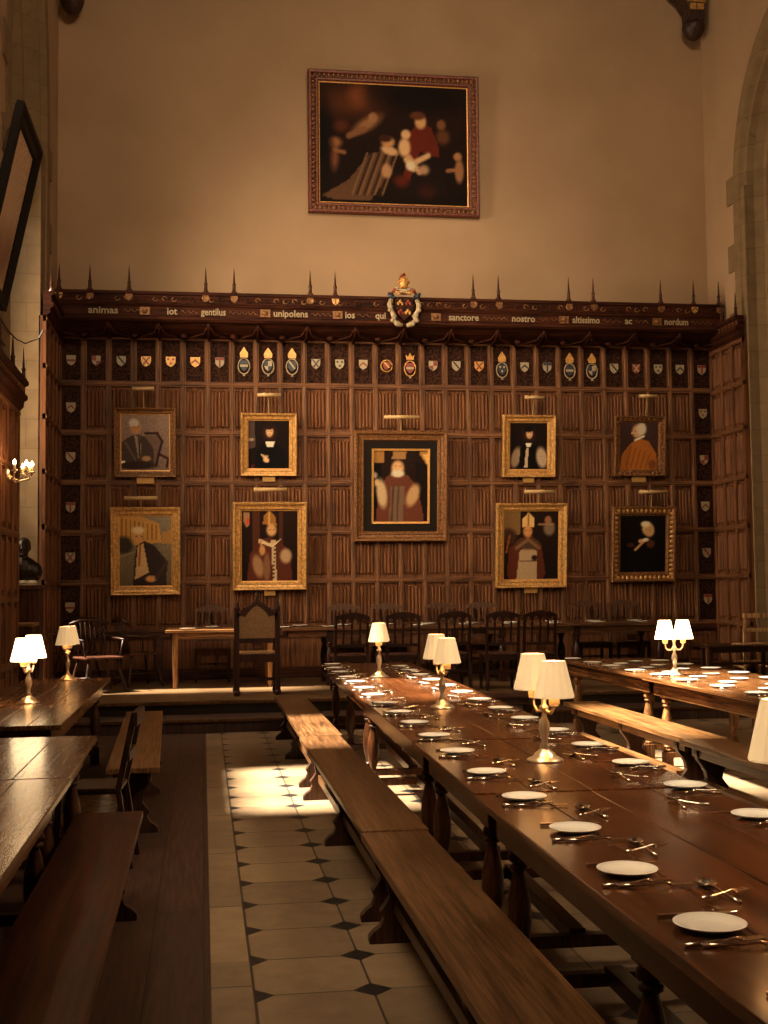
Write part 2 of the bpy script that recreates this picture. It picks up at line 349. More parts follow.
def arch(y0, y1, zb, zs, za, n=12):
    """pointed arch outline from the bottom far side up and over, list of (y, z)"""
    c = (y0 + y1) / 2; pts = [(y1, zb), (y1, zs)]
    for i in range(1, n):
        t = i / n; pts.append((c + (y1 - c) * math.cos(t * math.pi / 2) ** .85, zs + (za - zs) * math.sin(t * math.pi / 2) ** 1.0))
    pts.append((c, za))
    pts += [(2 * c - y, z) for y, z in reversed(pts[:-1])]
    return pts
def side_wall(name, X, out, arches, squares):
    """wall slab in the plane x = X, thickness going outwards; arches and square window openings sorted along y"""
    T = .35 * out
    b = MB()
    ops = sorted([(a[0], a[1], 'a', a) for a in arches] + [(q[0], q[1], 'q', q) for q in squares])
    y = YF
    fn = lambda u, v, a: (a, u, v)
    for y0, y1, k, a in ops:
        b.box(min(X, X + T), max(X, X + T), y, y0, -.1, ZC)
        if k == 'q':
            b.box(min(X, X + T), max(X, X + T), y0, y1, -.1, a[2]); b.box(min(X, X + T), max(X, X + T), y0, y1, a[3], ZC)
        else:
            pts = arch(*a); n = len(pts)
            for i in range(n - 1):
                (ya, za), (yb, zb) = pts[i], pts[i + 1]
                if abs(ya - yb) < 1e-6: continue
                b.prism([(yb, zb), (ya, za), (ya, ZC), (yb, ZC)], fn, X, X + T)
            if a[2] > 0: b.box(min(X, X + T), max(X, X + T), y0, y1, -.1, a[2])
        y = y1
    b.box(min(X, X + T), max(X, X + T), y, YB, -.1, ZC)
    return st(b.build(name, 'pl'))
AL = (13.55, 16.62, 0.0, 7.3, 10.3)     # left oriel arch opening, before its mouldings
AR = (12.0, 16.75, 0.0, 7.3, 9.6)
side_wall('wall_left', XL, -1, [AL], [(8.75, 10.85, 4.1, 13.6)])
side_wall('wall_right', XR, 1, [AR], [])

def surround(name, X, out, a, flat, steps, mat):
    """stone architrave: flat face proud of the plaster, toothed quoins, then stepped mouldings going back into the reveal"""
    y0, y1, zb, zs, za = a; b = MB()
    loops = []
    def loop(ins, x):
        L_ = []
        for (y, z) in arch(y0 + ins, y1 - ins, zb, zs, za - ins * 1.35): L_.append((x, y, z))
        return L_
    loops = [loop(-flat, X - out * .0), loop(-flat, X - out * .025)] + [loop(i, X + out * d) for i, d in steps]
    n = len(loops[0])
    for k in range(len(loops) - 1):
        vs = loops[k] + loops[k + 1]
        b.add(vs, [(i, i + 1, n + i + 1, n + i) for i in range(n - 1)], 0, False)
    for side in (0, 1):                                   # quoins
        z = zb + .1; k = 0
        while z < zs + .4:
            if k % 2 == 0:
                ya = (y1 + flat - .01) if side else (y0 - flat - .22); yb = ya + .23
                b.box(min(X - out * .025, X), max(X - out * .025, X), ya, yb, z, z + .40)
            z += .40 if k % 2 == 0 else .62; k += 1
    return st(b.build(name, mat))
stepsL = [(0, -.025), (.03, .06), (.10, .06), (.13, .16), (.17, .13), (.22, .24), (.30, .26), (.34, .40), (.42, .44), (.44, .95)]
surround('trim_1', XL, -1, AL, .30, stepsL, 'stoneY')
surround('trim_2', XR, 1, AR, .20, [(0, -.025), (.03, .05), (.10, .05), (.12, .16), (.17, .13), (.22, .25), (.30, .27), (.33, .42), (.40, .46), (.42, 1.2)], 'stoneY')
# jambs and back walls of the two oriel recesses
st(MB().box(XL - 1.35, XL, 16.17, 16.62, 0, 7.4).build('wall_oriel_jamb_left', 'stoneX'))
st(MB().box(XR, XR + 1.5, 16.62, 17.0, 0, 7.4).build('wall_oriel_jamb_right', 'stoneX'))
st(MB().box(XL - 1.6, XL - .3, 16.6, 17.2, 0, ZC).box(XL - 1.6, XL - .3, 12.9, 13.45, 0, ZC).build('wall_oriel_side_left', 'stoneX'))
st(MB().box(XR + .3, XR + 1.8, 16.9, 17.3, 0, ZC).box(XR + .3, XR + 1.8, 11.4, 12.0, 0, ZC).box(XR + 1.5, XR + 1.8, 12, 16.9, 0, ZC).build('wall_oriel_right', 'stoneX'))
st(MB().box(XL - 1.6, XL - 1.3, 13.4, 16.7, 0, 2.3).box(XL - 1.6, XL - 1.3, 13.4, 15.55, 2.3, 9).box(XL - 1.6, XL - 1.3, 16.3, 16.7, 2.3, 9).box(XL - 1.6, XL - 1.3, 13.4, 16.7, 9, ZC).build('wall_oriel_back_left', 'stoneY'))
w1 = st(MB().box(XL - 1.48, XL - 1.42, 15.40, 15.44, 2.3, 9).box(XL - 1.48, XL - 1.42, 14.6, 16.25, 4.6, 4.68).box(XL - 1.48, XL - 1.42, 14.6, 16.25, 6.8, 6.88).build('window_1', 'stoneY'))
w2 = MB()
for k in (1, 2): w2.box(XL - .22, XL - .14, 8.75 + .7 * k - .035, 8.75 + .7 * k + .035, 4.1, 13.6)
w2.box(XL - .22, XL - .14, 8.75, 10.85, 6.9, 6.98)
st(w2.build('window_2', 'stoneY'))
# recess floors at dais level, dais and step
st(MB().box(XL - 1.3, XR + 1.5, 14.40, YB, 0, .3).box(XL, XR, 14.36, 14.42, .265, .3).build('dais', 'daiswood'))
st(MB().box(XL, XR, 13.80, 14.41, 0, .15).build('dais_step', 'floorwood'))
st(MB().box(XL, XR, 13.77, 13.80, .118, .152).box(XL, XR, 14.34, 14.40, .262, .302).build('trim_3', 'bench', bevel=.006))
# pale slab standing in for a patch of sunlight under the left tables
st(MB().box(-.98, -.62, 8.6, 9.75, 0, .012).build('sun_patch_slab', 'stone_sunpatch'))

# ------------------------------------------------------------------ oak panelling
def folds(b, fn, u0, u1, z0, z1, nf=5, m=0, dep=.034):
    """one linenfold field: parallel folds whose ends curl"""
    n = nf * 4; prof = []
    for i in range(n + 1):
        t = i / n; ph = (t * nf) % 1.0
        prof.append(max(0, math.sin(ph * math.pi)) ** .7 if 0 < i < n else 0)
    vs = []
    for j in range(4):
        for i, p in enumerate(prof):
            u = u0 + (u1 - u0) * i / n; sc = .035 + .03 * p
            z = (z0 + sc - .02, z0 + sc, z1 - sc, z1 - sc + .02)[j]; d = (0.001, dep * (.3 + .7 * p), dep * (.3 + .7 * p), 0.001)[j]
            vs.append(fn(u, z, d))
    w = n + 1
    b.add(vs, [(j * w + i, j * w + i + 1, (j + 1) * w + i + 1, (j + 1) * w + i) for j in range(3) for i in range(n)], m)
def fbox(b, fn, u0, u1, z0, z1, d0, d1, m=0, ch=.012):
    """moulded bar: a box with chamfered front edges"""
    if (u1 - u0) < (z1 - z0):
        poly = [(u0, d0), (u0, d1 - ch), (u0 + ch, d1 - ch), (u0 + ch * 1.6, d1), (u1 - ch * 1.6, d1), (u1 - ch, d1 - ch), (u1, d1 - ch), (u1, d0)]
        b.prism(poly, lambda u, d, a: fn(u, a, d), z0, z1, m)
    else:
        poly = [(z0, d0), (z0, d1 - ch), (z0 + ch, d1 - ch), (z0 + ch * 1.6, d1), (z1 - ch * 1.6, d1), (z1 - ch, d1 - ch), (z1, d1 - ch), (z1, d0)]
        b.prism(poly, lambda z, d, a: fn(a, z, d), u0, u1, m)

PX0, PP = -2.0358, .3515
ROWS = [1.0, 1.695, 2.41, 3.125, 3.84, 4.555, 5.235]
fB = lambda u, z, d: (u, 17.86 - d, z)
panelling = empty('wall_panelling', (2.9, 17.86, .3), 0, 'dark oak linenfold panelling with painted shields covering the lower back wall', 'wall panelling')
def pbuild(b, name, mats, par=None, bevel=0):
    par = par or panelling
    o = b.build(name, mats, par, bevel)
    off = Vector((0, 0, 0)); p = par
    while p: off += Vector(p.location); p = p.parent
    o.location = -off
    return o
b = MB(); b.box(PX0, PX0 + 28 * PP, 17.86, 18.0, .3, 5.3)
pbuild(b, 'backing_board', 'panel')
b = MB()
for i in range(29):
    u = PX0 + i * PP; fbox(b, fB, u - .038, u + .038, 1.0, 5.235, 0, .060, ch=.014)
pbuild(b, 'stiles', 'stile')
for z in ROWS:
    b = MB(); fbox(b, fB, PX0, PX0 + 28 * PP, z - .038, z + .038, 0, .062, ch=.014); pbuild(b, 'rail', 'panelx')
b = MB()
for r in range(5):
    for i in range(1, 27):
        folds(b, fB, PX0 + i * PP + .045, PX0 + (i + 1) * PP - .045, ROWS[r] + .045, ROWS[r + 1] - .045)
pbuild(b, 'linenfold_fields', 'panel')
b = MB()
fbox(b, fB, PX0, PX0 + 28 * PP, .3, .46, 0, .05); fbox(b, fB, PX0, PX0 + 28 * PP, .9, .99, 0, .06)
for i in range(0, 29, 4):
    u = PX0 + i * PP; fbox(b, fB, u - .07, u + .07, .46, .9, 0, .045)
pbuild(b, 'wainscot_base', 'darkx')

def shield(b, fn, cx, cz, w, h, d, style, k):
    """little painted shield, its quarters in separate colours"""
    def out(sx=1.0):
        return [(-w / 2 * sx, h / 2 * sx), (w / 2 * sx, h / 2 * sx), (w / 2 * sx, -h * .02), (w * .36 * sx, -h * .27 * sx), (0, -h / 2 * sx), (-w * .36 * sx, -h * .27 * sx), (-w / 2 * sx, -h * .02)]
    b.prism(out(), lambda u, v, a: fn(cx + u, cz + v, a), d, d + .014, style[0])
    f = lambda u, v, a: fn(cx + u, cz + v, a); e = d + .018
    t = k % 7
    if t == 0: b.prism([(-w * .48, h * .1), (w * .48, h * .1), (w * .48, -h * .1), (-w * .48, -h * .1)], f, d, e, style[1])
    elif t == 1: b.prism([(0, h * .48), (w * .46, h * .48), (w * .46, 0), (0, 0)], f, d, e, style[1]); b.prism([(0, 0), (-w * .46, 0), (-w * .33, -h * .25), (0, -h * .46)], f, d, e, style[1])
    elif t == 2: b.prism([(-w * .48, h * .45), (-w * .2, h * .45), (w * .4, -h * .18), (w * .28, -h * .3)], f, d, e, style[1])
    elif t == 3:
        b.prism([(-w * .45, h * .45), (-w * .28, h * .45), (w * .35, -h * .25), (w * .2, -h * .33)], f, d, e, style[1]); b.prism([(w * .45, h * .45), (w * .28, h * .45), (-w * .35, -h * .25), (-w * .2, -h * .33)], f, d, e + .001, style[1])
    elif t == 4:
        for sx, sz in ((-.25, .25), (.25, .25), (0, -.15)): b.prism([(w * (sx + .13 * math.cos(a)), h * (sz + .11 * math.sin(a))) for a in [j * math.pi / 4 for j in range(8)]], f, d, e, style[1])
    elif t == 5: b.prism([(-w * .45, -h * .05), (0, h * .3), (w * .45, -h * .05), (w * .4, -h * .18), (0, h * .1), (-w * .4, -h * .18)], f, d, e, style[1])
    else:
        b.prism([(-w * .48, h * .48), (w * .48, h * .48), (w * .48, h * .22), (-w * .48, h * .22)], f, d, e, style[1]); b.prism([(-w * .1, h * .2), (w * .1, h * .2), (w * .1, -h * .4), (-w * .1, -h * .4)], f, d, e, style[1])
def carved_back(b, fn, u0, u1, z0, z1, seed):
    """low-relief scrollwork around the shield"""
    rnd = random.Random(seed); b.prism([(u0, z0), (u1, z0), (u1, z1), (u0, z1)], fn, .001, .006, 0)
    w = u1 - u0; cx = (u0 + u1) / 2
    for k in range(6):
        z = z0 + (z1 - z0) * (k + .5) / 6
        for s in (-1, 1):
            c = cx + s * w * .24; pts = []
            for j in range(9):
                a = j / 8 * 4.6 + k; rr = .045 * (1 - j / 11)
                pts.append(fn(c + s * rr * math.cos(a), z + rr * math.sin(a), .012))
            b.tube(pts, .007, 5)
SHM = ['carved', 'white_paint', 'red_paint', 'gilt', 'blue_paint']
top_style = ['w', 'o', 'w', 'g', 'g', 'g', 'w', 'A', 'A', 'A', 'w', 'w', 'w', 'C', 'R', 'w', 'w', 'g', 'A', 'w', 'w', 'A', 'A', 'w', 'o', 'w', 'w', 'w']
def crest(i, cz, z0, z1, st_, k):
    u0, u1 = PX0 + i * PP + .045, PX0 + (i + 1) * PP - .045; cx = (u0 + u1) / 2
    b = MB(); carved_back(b, fB, u0, u1, z0, z1, k)
    p = pbuild(b, 'carved_panel', 'carved')
    b = MB()
    if st_ == 'w': shield(b, fB, cx, cz, .13, .15, .02, (1, 2 if k % 3 == 0 else 4), k)
    elif st_ == 'g': shield(b, fB, cx, cz, .14, .15, .02, (3, 2), k)
    elif st_ == 'o': shield(b, fB, cx, cz, .13, .15, .02, (2, 1), k)
    elif st_ == 'C':
        ring = [fB(cx + .085 * math.cos(a), cz - .01 + .085 * math.sin(a), .025) for a in [j * math.pi / 10 for j in range(21)]]
        b.tube(ring, .011, 6, 3); shield(b, fB, cx, cz - .01, .11, .12, .02, (2, 3), 2)
    else:
        b = MB(); shield(b, fB, cx, cz - .04, .12, .16, .02, (2 if st_ == 'R' else 4, 1), k)
        ring = [fB(cx + .085 * math.cos(a), cz - .045 + .115 * math.sin(a), .028) for a in [j * math.pi / 10 for j in range(21)]]
        b.tube(ring, .010, 6, 1 if st_ != 'R' else 3)
        if st_ == 'A': b.prism([(-.055, .08), (.055, .08), (.062, .14), (0, .235), (-.062, .14)], lambda u, v, a: fB(cx + u, cz + v, a), .02, .045, 3)      # mitre
        else:
            b.prism([(-.05, .085), (.05, .085), (.065, .16), (.03, .13), (0, .19), (-.03, .13), (-.065, .16)], lambda u, v, a: fB(cx + u, cz + v, a), .02, .045, 3)
        b.prism([(-.02, -.19), (.02, -.19), (.0, -.15)], lambda u, v, a: fB(cx + u, cz + v, a), .02, .04, 1)
    pbuild(b, 'painted_shield', SHM, p)
for i in range(28): crest(i, 4.88, 4.60, 5.19, top_style[i], i)
for r in range(5):
    for i in (0, 27): crest(i, (ROWS[r] + ROWS[r + 1]) / 2, ROWS[r] + .045, ROWS[r + 1] - .045, 'w', r * 3 + i)

# canopy cornice of the panelling
b = MB(); cx0, cx1 = PX0 + .0, 7.80
prof = [(17.99, 5.20), (17.80, 5.22), (17.66, 5.25), (17.52, 5.30), (17.42, 5.36), (17.36, 5.37), (17.33, 5.40), (17.33, 5.43), (17.35, 5.45), (17.35, 5.57), (17.33, 5.59), (17.32, 5.61), (17.34, 5.63), (17.35, 5.63), (17.35, 5.74), (17.33, 5.75), (17.33, 5.79), (17.36, 5.80), (17.99, 5.80)]
b.prism(prof, lambda y, z, a: (a, y, z), cx0, cx1)
pbuild(b, 'cornice', 'cornice')
b = MB()
for i in range(15):                                   # ribs and scrolls of the coved underside
    u = PX0 + .02 + i * 2 * PP - .0
    b.tube([(u, 17.80, 5.20), (u, 17.62, 5.235), (u, 17.50, 5.28), (u, 17.40, 5.345)], .022, 6)
    if i < 14:
        for s in (-1, 1): b.tube([(u + PP, 17.78, 5.20), (u + PP + s * .14, 17.64, 5.215), (u + PP + s * .28, 17.56, 5.24), (u + PP + s * .33, 17.44, 5.32)], .014, 5)
        b.sph((u + PP, 17.62, 5.22), (.05, .03, .035))
pbuild(b, 'cove_ribs', 'cornice')
b = MB(); rnd = random.Random(3)
n = 74
for i in range(n):                                    # trailing vine of the crest frieze
    u = cx0 + .06 + (cx1 - cx0 - .12) * i / n; s = 1 if i % 2 else -1
    pts = [(u + .045 * math.cos(a) * (1 - j / 12), 17.345, 5.687 + s * .042 * math.sin(a) * (1 - j / 12)) for j, a in [(j, j * .62) for j in range(9)]]
    b.tube(pts, .010, 5, rnd.choice([0, 1]))
pbuild(b, 'vine_frieze', ['cornice', 'gold_dk'])
def text(body, x0, x1, y, z, h, mat, par):
    cu = bpy.data.curves.new('inscription', 'FONT'); cu.body = body; cu.extrude = .004; cu.size = 1; cu.resolution_u = 2; cu.offset = .018
    t = bpy.data.objects.new('tmp', cu); COL.objects.link(t)
    dg = bpy.context.evaluated_depsgraph_get(); me = bpy.data.meshes.new_from_object(t.evaluated_get(dg)); bpy.data.objects.remove(t)
    xs = [v.co.x for v in me.vertices]; ys = [v.co.y for v in me.vertices]; w = max(xs) - min(xs)
    sx = (x1 - x0) / w; sz = h / .72
    for v in me.vertices: v.co = Vector((x0 + (v.co.x - min(xs)) * sx, y - v.co.z, z + v.co.y * sz))
    me.materials.clear(); me.materials.append(M[mat])
    o = bpy.data.objects.new('inscription', me); COL.objects.link(o); o.parent = par; o.location = -Vector(par.location)
    return o
M['letter'] = plain('painted_lettering', lin((160, 138, 105)), .6)
for wd, a, c in (('animas', -1.58, -1.17), ('iot', -.49, -.35), ('gentilus', -.02, .33), ('unipolens', 1.01, 1.5), ('ios', 2.04, 2.18), ('qui', 2.48, 2.63), ('sanctore', 3.56, 4.01), ('nostro', 4.51, 4.86), ('altissimo', 5.43, 5.85), ('ac', 6.24, 6.35), ('nordum', 6.86, 7.23)):
    text(wd, a, c, 17.345, 5.468, .10, 'letter', panelling)
b = MB()
spans = [(-1.1, -.83), (-.3, -.06), (.38, .78), (1.55, 1.85), (2.22, 2.42), (4.08, 4.44), (4.92, 5.25), (5.9, 6.18), (6.4, 6.62), (7.28, 7.6)]
for a, c in spans:                                   # scroll fillers between the words
    k = max(2, int((c - a) / .07)); b = MB()
    b.tube([(a + (c - a) * j / (k * 6), 17.348, 5.51 + .02 * math.sin(j * 1.05)) for j in range(k * 6 + 1)], .005, 5)
    pbuild(b, 'inscription_scroll', 'gold_dk')
for u in (-.80, .89, 1.93, 3.37, 5.30, 6.74):
    b = MB().box(u - .07, u + .07, 17.335, 17.35, 5.455, 5.565); b.lathe([(.04, 0), (.03, .012), (.0, .016)], (u, 17.335, 5.51), 8, ax=Matrix.Rotation(math.pi / 2, 3, 'X')); pbuild(b, 'gilt_rosette', 'gold_dk')
def finial(x, y, z, k, par):
    f = MB().lathe([(.035, 0), (.045, .012), (.04, .03), (.026, .04), (.022, .12), (.030, .135), (.018, .15), (.010, .28), (.004, .36), (.0, .38)], (x, y, z), 8)
    o = pbuild(f, 'pinnacle', 'dark', par)
    b2 = MB()
    R = Matrix.Rotation(math.pi / 2, 3, 'X')
    if k % 2: b2.lathe([(.0, 0), (.055, .0), (.06, .012), (.045, .02), (.035, .012), (.0, .02)], (x, y - .03, z - .08), 12, 0, ax=R)
    else: shield(b2, lambda u, v, d: (u, y - .03 - d, v), x, z - .08, .10, .12, 0.0, (1, 0), k)
    pbuild(b2, 'boss', ['gold_dk', 'gold'] if k % 3 == 0 else ['gold_dk', 'gold_dk'], o)
for k, x in enumerate([-1.98, -1.56, -1.02, .05, .45, 1.54, 1.9, 3.94, 4.32, 5.39, 5.77, 6.82, 7.34, 7.74]): finial(x, 17.38, 5.79, k, panelling)

# returns of the panelling on the side walls
def side_panel(name, X, sgn, y0, y1, rows, z0, top, label, nf=4, fin=(), mat='panel', matx='panelx', pitch=.35, topped=False):
    fn = lambda u, z, d: (X + sgn * d, u, z)
    r = empty(name, (X, (y0 + y1) / 2, z0), 0, label, 'wall panelling')
    n = max(1, round((y1 - y0) / pitch)); p = (y1 - y0) / n
    b = MB(); b.box(min(X, X - sgn * .05), max(X, X - sgn * .05), y0, y1, z0, top); pbuild(b, 'backing_board', mat, r)
    b = MB()
    for i in range(n + 1): u = y0 + i * p; fbox(b, fn, max(y0, u - .034), min(y1, u + .034), z0, top, 0, .052)
    pbuild(b, 'stiles', mat, r)
    for z in rows: b = MB(); fbox(b, fn, y0, y1, z - .036, z + .036, 0, .055); pbuild(b, 'rail', matx, r)
    b = MB()
    for a, c in zip(rows[:-1], rows[1:]):
        for i in range(n): folds(b, fn, y0 + i * p + .04, y0 + (i + 1) * p - .04, a + .045, c - .045, nf)
    pbuild(b, 'linenfold_fields', mat, r)
    b = MB()
    pr = [(0, top - .02), (.05, top), (.09, top + .04), (.09, top + .09), (.13, top + .12), (.13, top + .16), (.10, top + .18), (.10, top + .26), (.14, top + .28), (.14, top + .32), (0, top + .32)]
    b.prism(pr, lambda d, z, a: (X + sgn * d, a, z), y0, y1)
    pbuild(b, 'cornice', 'cornice', r)
    b = MB()
    k = int((y1 - y0) / .12)
    for i in range(k):
        u = y0 + .06 + i * .12; b.tube([(X + sgn * .10, u + .035 * math.cos(t), top + .22 + .026 * math.sin(t)) for t in [j * .7 for j in range(8)]], .008, 5)
    pbuild(b, 'vine_frieze', 'gold_dk', r)
    for j, yf in enumerate(fin):
        pbuild(MB().lathe([(.035, 0), (.045, .012), (.04, .03), (.026, .04), (.022, .12), (.030, .135), (.018, .15), (.010, .28), (.004, .36), (.0, .38)], (X + sgn * .1, yf, top + .30), 8), 'pinnacle', 'dark', r)
    return r
M['panelz'] = wood('panel_oak_return', (.05, .018, .007), (.17, .072, .028), rough=.6, axis=2, scale=7, blotch=.7)
side_panel('wall_panelling', 7.80, -1, 16.66, 17.80, [.35, 1.0, 1.695, 2.41, 3.125, 3.84, 4.50, 5.12], .3, 5.16, 'narrow tall oak panelling on the right side wall between the back corner and pale stone', fin=(16.72, 17.2), pitch=.38)
side_panel('wall_panelling', -2.045, 1, 16.17, 17.80, [.35, 1.0, 1.695, 2.41, 3.125, 3.84, 4.50, 5.12], .3, 5.16, 'narrow dark oak panelling on the left side wall in the deep corner shadow', fin=(16.2, 16.9), pitch=.38)
side_panel('wall_panelling', -2.045, 1, 4.0, 13.9, [.1, .8, 1.5, 2.2, 2.9, 3.55], 0, 3.58, 'lower oak panelling on the left wall, cut by the left edge of the picture', fin=(13.75, 13.0, 12.2), pitch=.41)

# ------------------------------------------------------------------ paintings
def paint_mat():
    m, nt, b = newmat('oil_on_canvas'); L = nt.links.new
    a = nd(nt, 'ShaderNodeAttribute'); a.attribute_name = 'paint'
    tc = nd(nt, 'ShaderNodeTexCoord'); n = nd(nt, 'ShaderNodeTexNoise'); n.inputs['Scale'].default_value = 55; n.inputs['Detail'].default_value = 4
    L(tc.outputs['Object'], n.inputs[0]); r = ramp(nt, n.outputs[0], [(.3, (.72, .72, .72)), (.7, (1.2, 1.2, 1.2))])
    mx = nd(nt, 'ShaderNodeMix', data_type='RGBA', blend_type='MULTIPLY'); mx.inputs[0].default_value = 1
    L(a.outputs['Color'], mx.inputs[6]); L(r.outputs[0], mx.inputs[7]); L(mx.outputs[2], b.inputs['Base Color'])
    b.inputs['Roughness'].default_value = .7; b.inputs['Specular IOR Level'].default_value = .1
    return m
M['paint'] = paint_mat()
class Paint:
    def __init__(s, nx, ny, bg, bg2=None, seed=0):
        s.u, s.v = np.meshgrid(np.linspace(0, 1, nx), np.linspace(0, 1, ny)); s.nx, s.ny = nx, ny
        a = np.array(bg, float); c = np.array(bg2 if bg2 else bg, float); s.asp = ny / nx
        s.c = a[None, None] * (1 - s.v[..., None]) + c[None, None] * s.v[..., None]
        rn = np.random.RandomState(seed); s.c *= (1 + .06 * rn.randn(ny, nx, 1))
    def mixin(s, w, col): w = w[..., None]; s.c = s.c * (1 - w) + np.array(col, float) * w
    def e(s, cx, cy, rx, ry, col, soft=.25, rot=0, a=1.0):
        x = (s.u - cx); y = (s.v - cy) * s.asp; t = math.radians(rot); X = x * math.cos(t) + y * math.sin(t); Y = -x * math.sin(t) + y * math.cos(t)
        d = np.sqrt((X / rx) ** 2 + (Y / (ry * s.asp)) ** 2); s.mixin(a * np.clip((1 + soft - d) / (2 * soft), 0, 1), col); return s
    def p(s, pts, col, a=1.0):
        ins = np.zeros(s.u.shape, bool); n = len(pts)
        for i in range(n):
            (x1, y1), (x2, y2) = pts[i], pts[(i + 1) % n]
            if y1 == y2: continue
            c = ((y1 > s.v) != (y2 > s.v)) & (s.u < (x2 - x1) * (s.v - y1) / (y2 - y1) + x1); ins ^= c
        s.mixin(ins * a, col); return s
    def l(s, p0, p1, w, col, a=1.0):
        x0, y0 = p0; x1, y1 = p1; dx, dy = x1 - x0, (y1 - y0) * s.asp; L2 = dx * dx + dy * dy
        t = np.clip(((s.u - x0) * dx + (s.v - y0) * s.asp * dy) / L2, 0, 1); d = np.hypot(s.u - x0 - t * dx, (s.v - y0) * s.asp - t * dy)
        s.mixin(a * np.clip((w * 1.4 - d) / (w * .8), 0, 1), col); return s
    def canvas(s, w, h, parent, loc):
        nx, ny = s.nx, s.ny
        vs = np.stack([(s.u - .5) * w, np.zeros_like(s.u), s.v * h], -1).reshape(-1, 3)
        fs = [(j * nx + i, j * nx + i + 1, (j + 1) * nx + i + 1, (j + 1) * nx + i) for j in range(ny - 1) for i in range(nx - 1)]
        me = bpy.data.meshes.new('canvas'); me.from_pydata(vs.tolist(), [], fs)
        at = me.color_attributes.new('paint', 'FLOAT_COLOR', 'POINT'); c = np.clip(s.c, 0, 255) / 255
        c = np.where(c <= .04045, c / 12.92, ((c + .055) / 1.055) ** 2.4); rgba = np.concatenate([c, np.ones(c.shape[:2] + (1,))], -1).astype(np.float32)
        at.data.foreach_set('color', rgba.ravel()); me.materials.append(M['paint'])
        o = bpy.data.objects.new('canvas', me); COL.objects.link(o); o.parent = parent; o.location = loc; return o
def frame_mesh(b, w, h, prof, m=0):
    """mitred frame: prof is a closed outline of (inset, depth) swept round a w x h rectangle, base at z = 0"""
    n = len(prof); vs = []
    for cx, cz in ((-1, 0), (1, 0), (1, 1), (-1, 1)):
        for i, d in prof: vs.append((cx * (w / 2 - i), -d, (i if cz == 0 else h - i)))
    fs = []
    for k in range(4):
        for j in range(n): fs.append((k * n + j, k * n + (j + 1) % n, ((k + 1) % 4) * n + (j + 1) % n, ((k + 1) % 4) * n + j))
    b.add(vs, fs, m)
def picture(x0, x1, z0, z1, fw, mats, paint, label, y=17.785, tilt=6.0, light=None, plaque=None, style='plain', name='portrait', rot=0, lean=0):
    w, h = x1 - x0, z1 - z0
    r = empty(name, ((x0 + x1) / 2 * (.994 if name == 'portrait' else 1), y, z0), rot, label, 'painting', 'gilt framed portraits on the panelling' if name == 'portrait' else None)
    r.rotation_euler = (math.radians(tilt), 0, rot) if not lean else (math.radians(tilt), 0, rot)
    b = MB(); D = .085
    pr = [(0, 0), (0, D * .8), (fw * .10, D), (fw * .28, D * .95), (fw * .42, D * .55), (fw * .66, D * .45), (fw * .74, D * .62), (fw * .88, D * .6), (fw, D * .3), (fw, 0)]
    frame_mesh(b, w, h, pr)
    if style != 'plain':                               # run of carved leaves on the outer bead
        for k in range(int(w / .07)):
            u = -w / 2 + .035 + k * (w - .07) / max(1, int(w / .07) - 1)
            for z in (fw * .45, h - fw * .45): b.sph((u, -D * .62, z), (.028, .018, fw * .30), 1, 6, 4)
        for k in range(int(h / .07)):
            z = .035 + k * (h - .07) / max(1, int(h / .07) - 1)
            for u in (-w / 2 + fw * .45, w / 2 - fw * .45): b.sph((u, -D * .62, z), (fw * .30, .018, .028), 1, 6, 4)
    b.build('frame', mats, r)
    s = MB(); i2 = fw; frame_mesh(s, w - 2 * fw + .002, h - 2 * fw + .002, [(0, .004), (0, .026), (.016, .022), (.016, .004)])
    so = s.build('slip', 'gilt' if style != 'dark' else 'gold_dk', r); so.location = (0, 0, fw - .001)
    bk = MB().box(-w / 2 + .02, w / 2 - .02, -.012, -.002, .02, h - .02).build('backing_board', 'black', r)
    paint.canvas(w - 2 * fw, h - 2 * fw, r, (0, -.0145, fw))
    if light:
        lw, dz, dx = light
        b = MB().tube([(dx - lw / 2, -.10, h + dz), (dx + lw / 2, -.10, h + dz)], .028, 8)
        lo = b.build('picture_light', 'brass_dull', r)
        MB().tube([(dx, -.10, h + dz), (dx, -.05, h + dz - .02), (dx, -.02, h - .02), (dx, .0, h - .05)], .008, 6).build('light_arm', 'brass_dull', lo)
    if plaque:
        pw, px, ph = plaque
        MB().box(px - pw / 2, px + pw / 2, -.03, -.015, -ph, -.005).build('name_plaque', 'plaque', r)
    return r
M['brass_dull'] = plain('dull_brass', lin((190, 155, 105)), .5, .1)
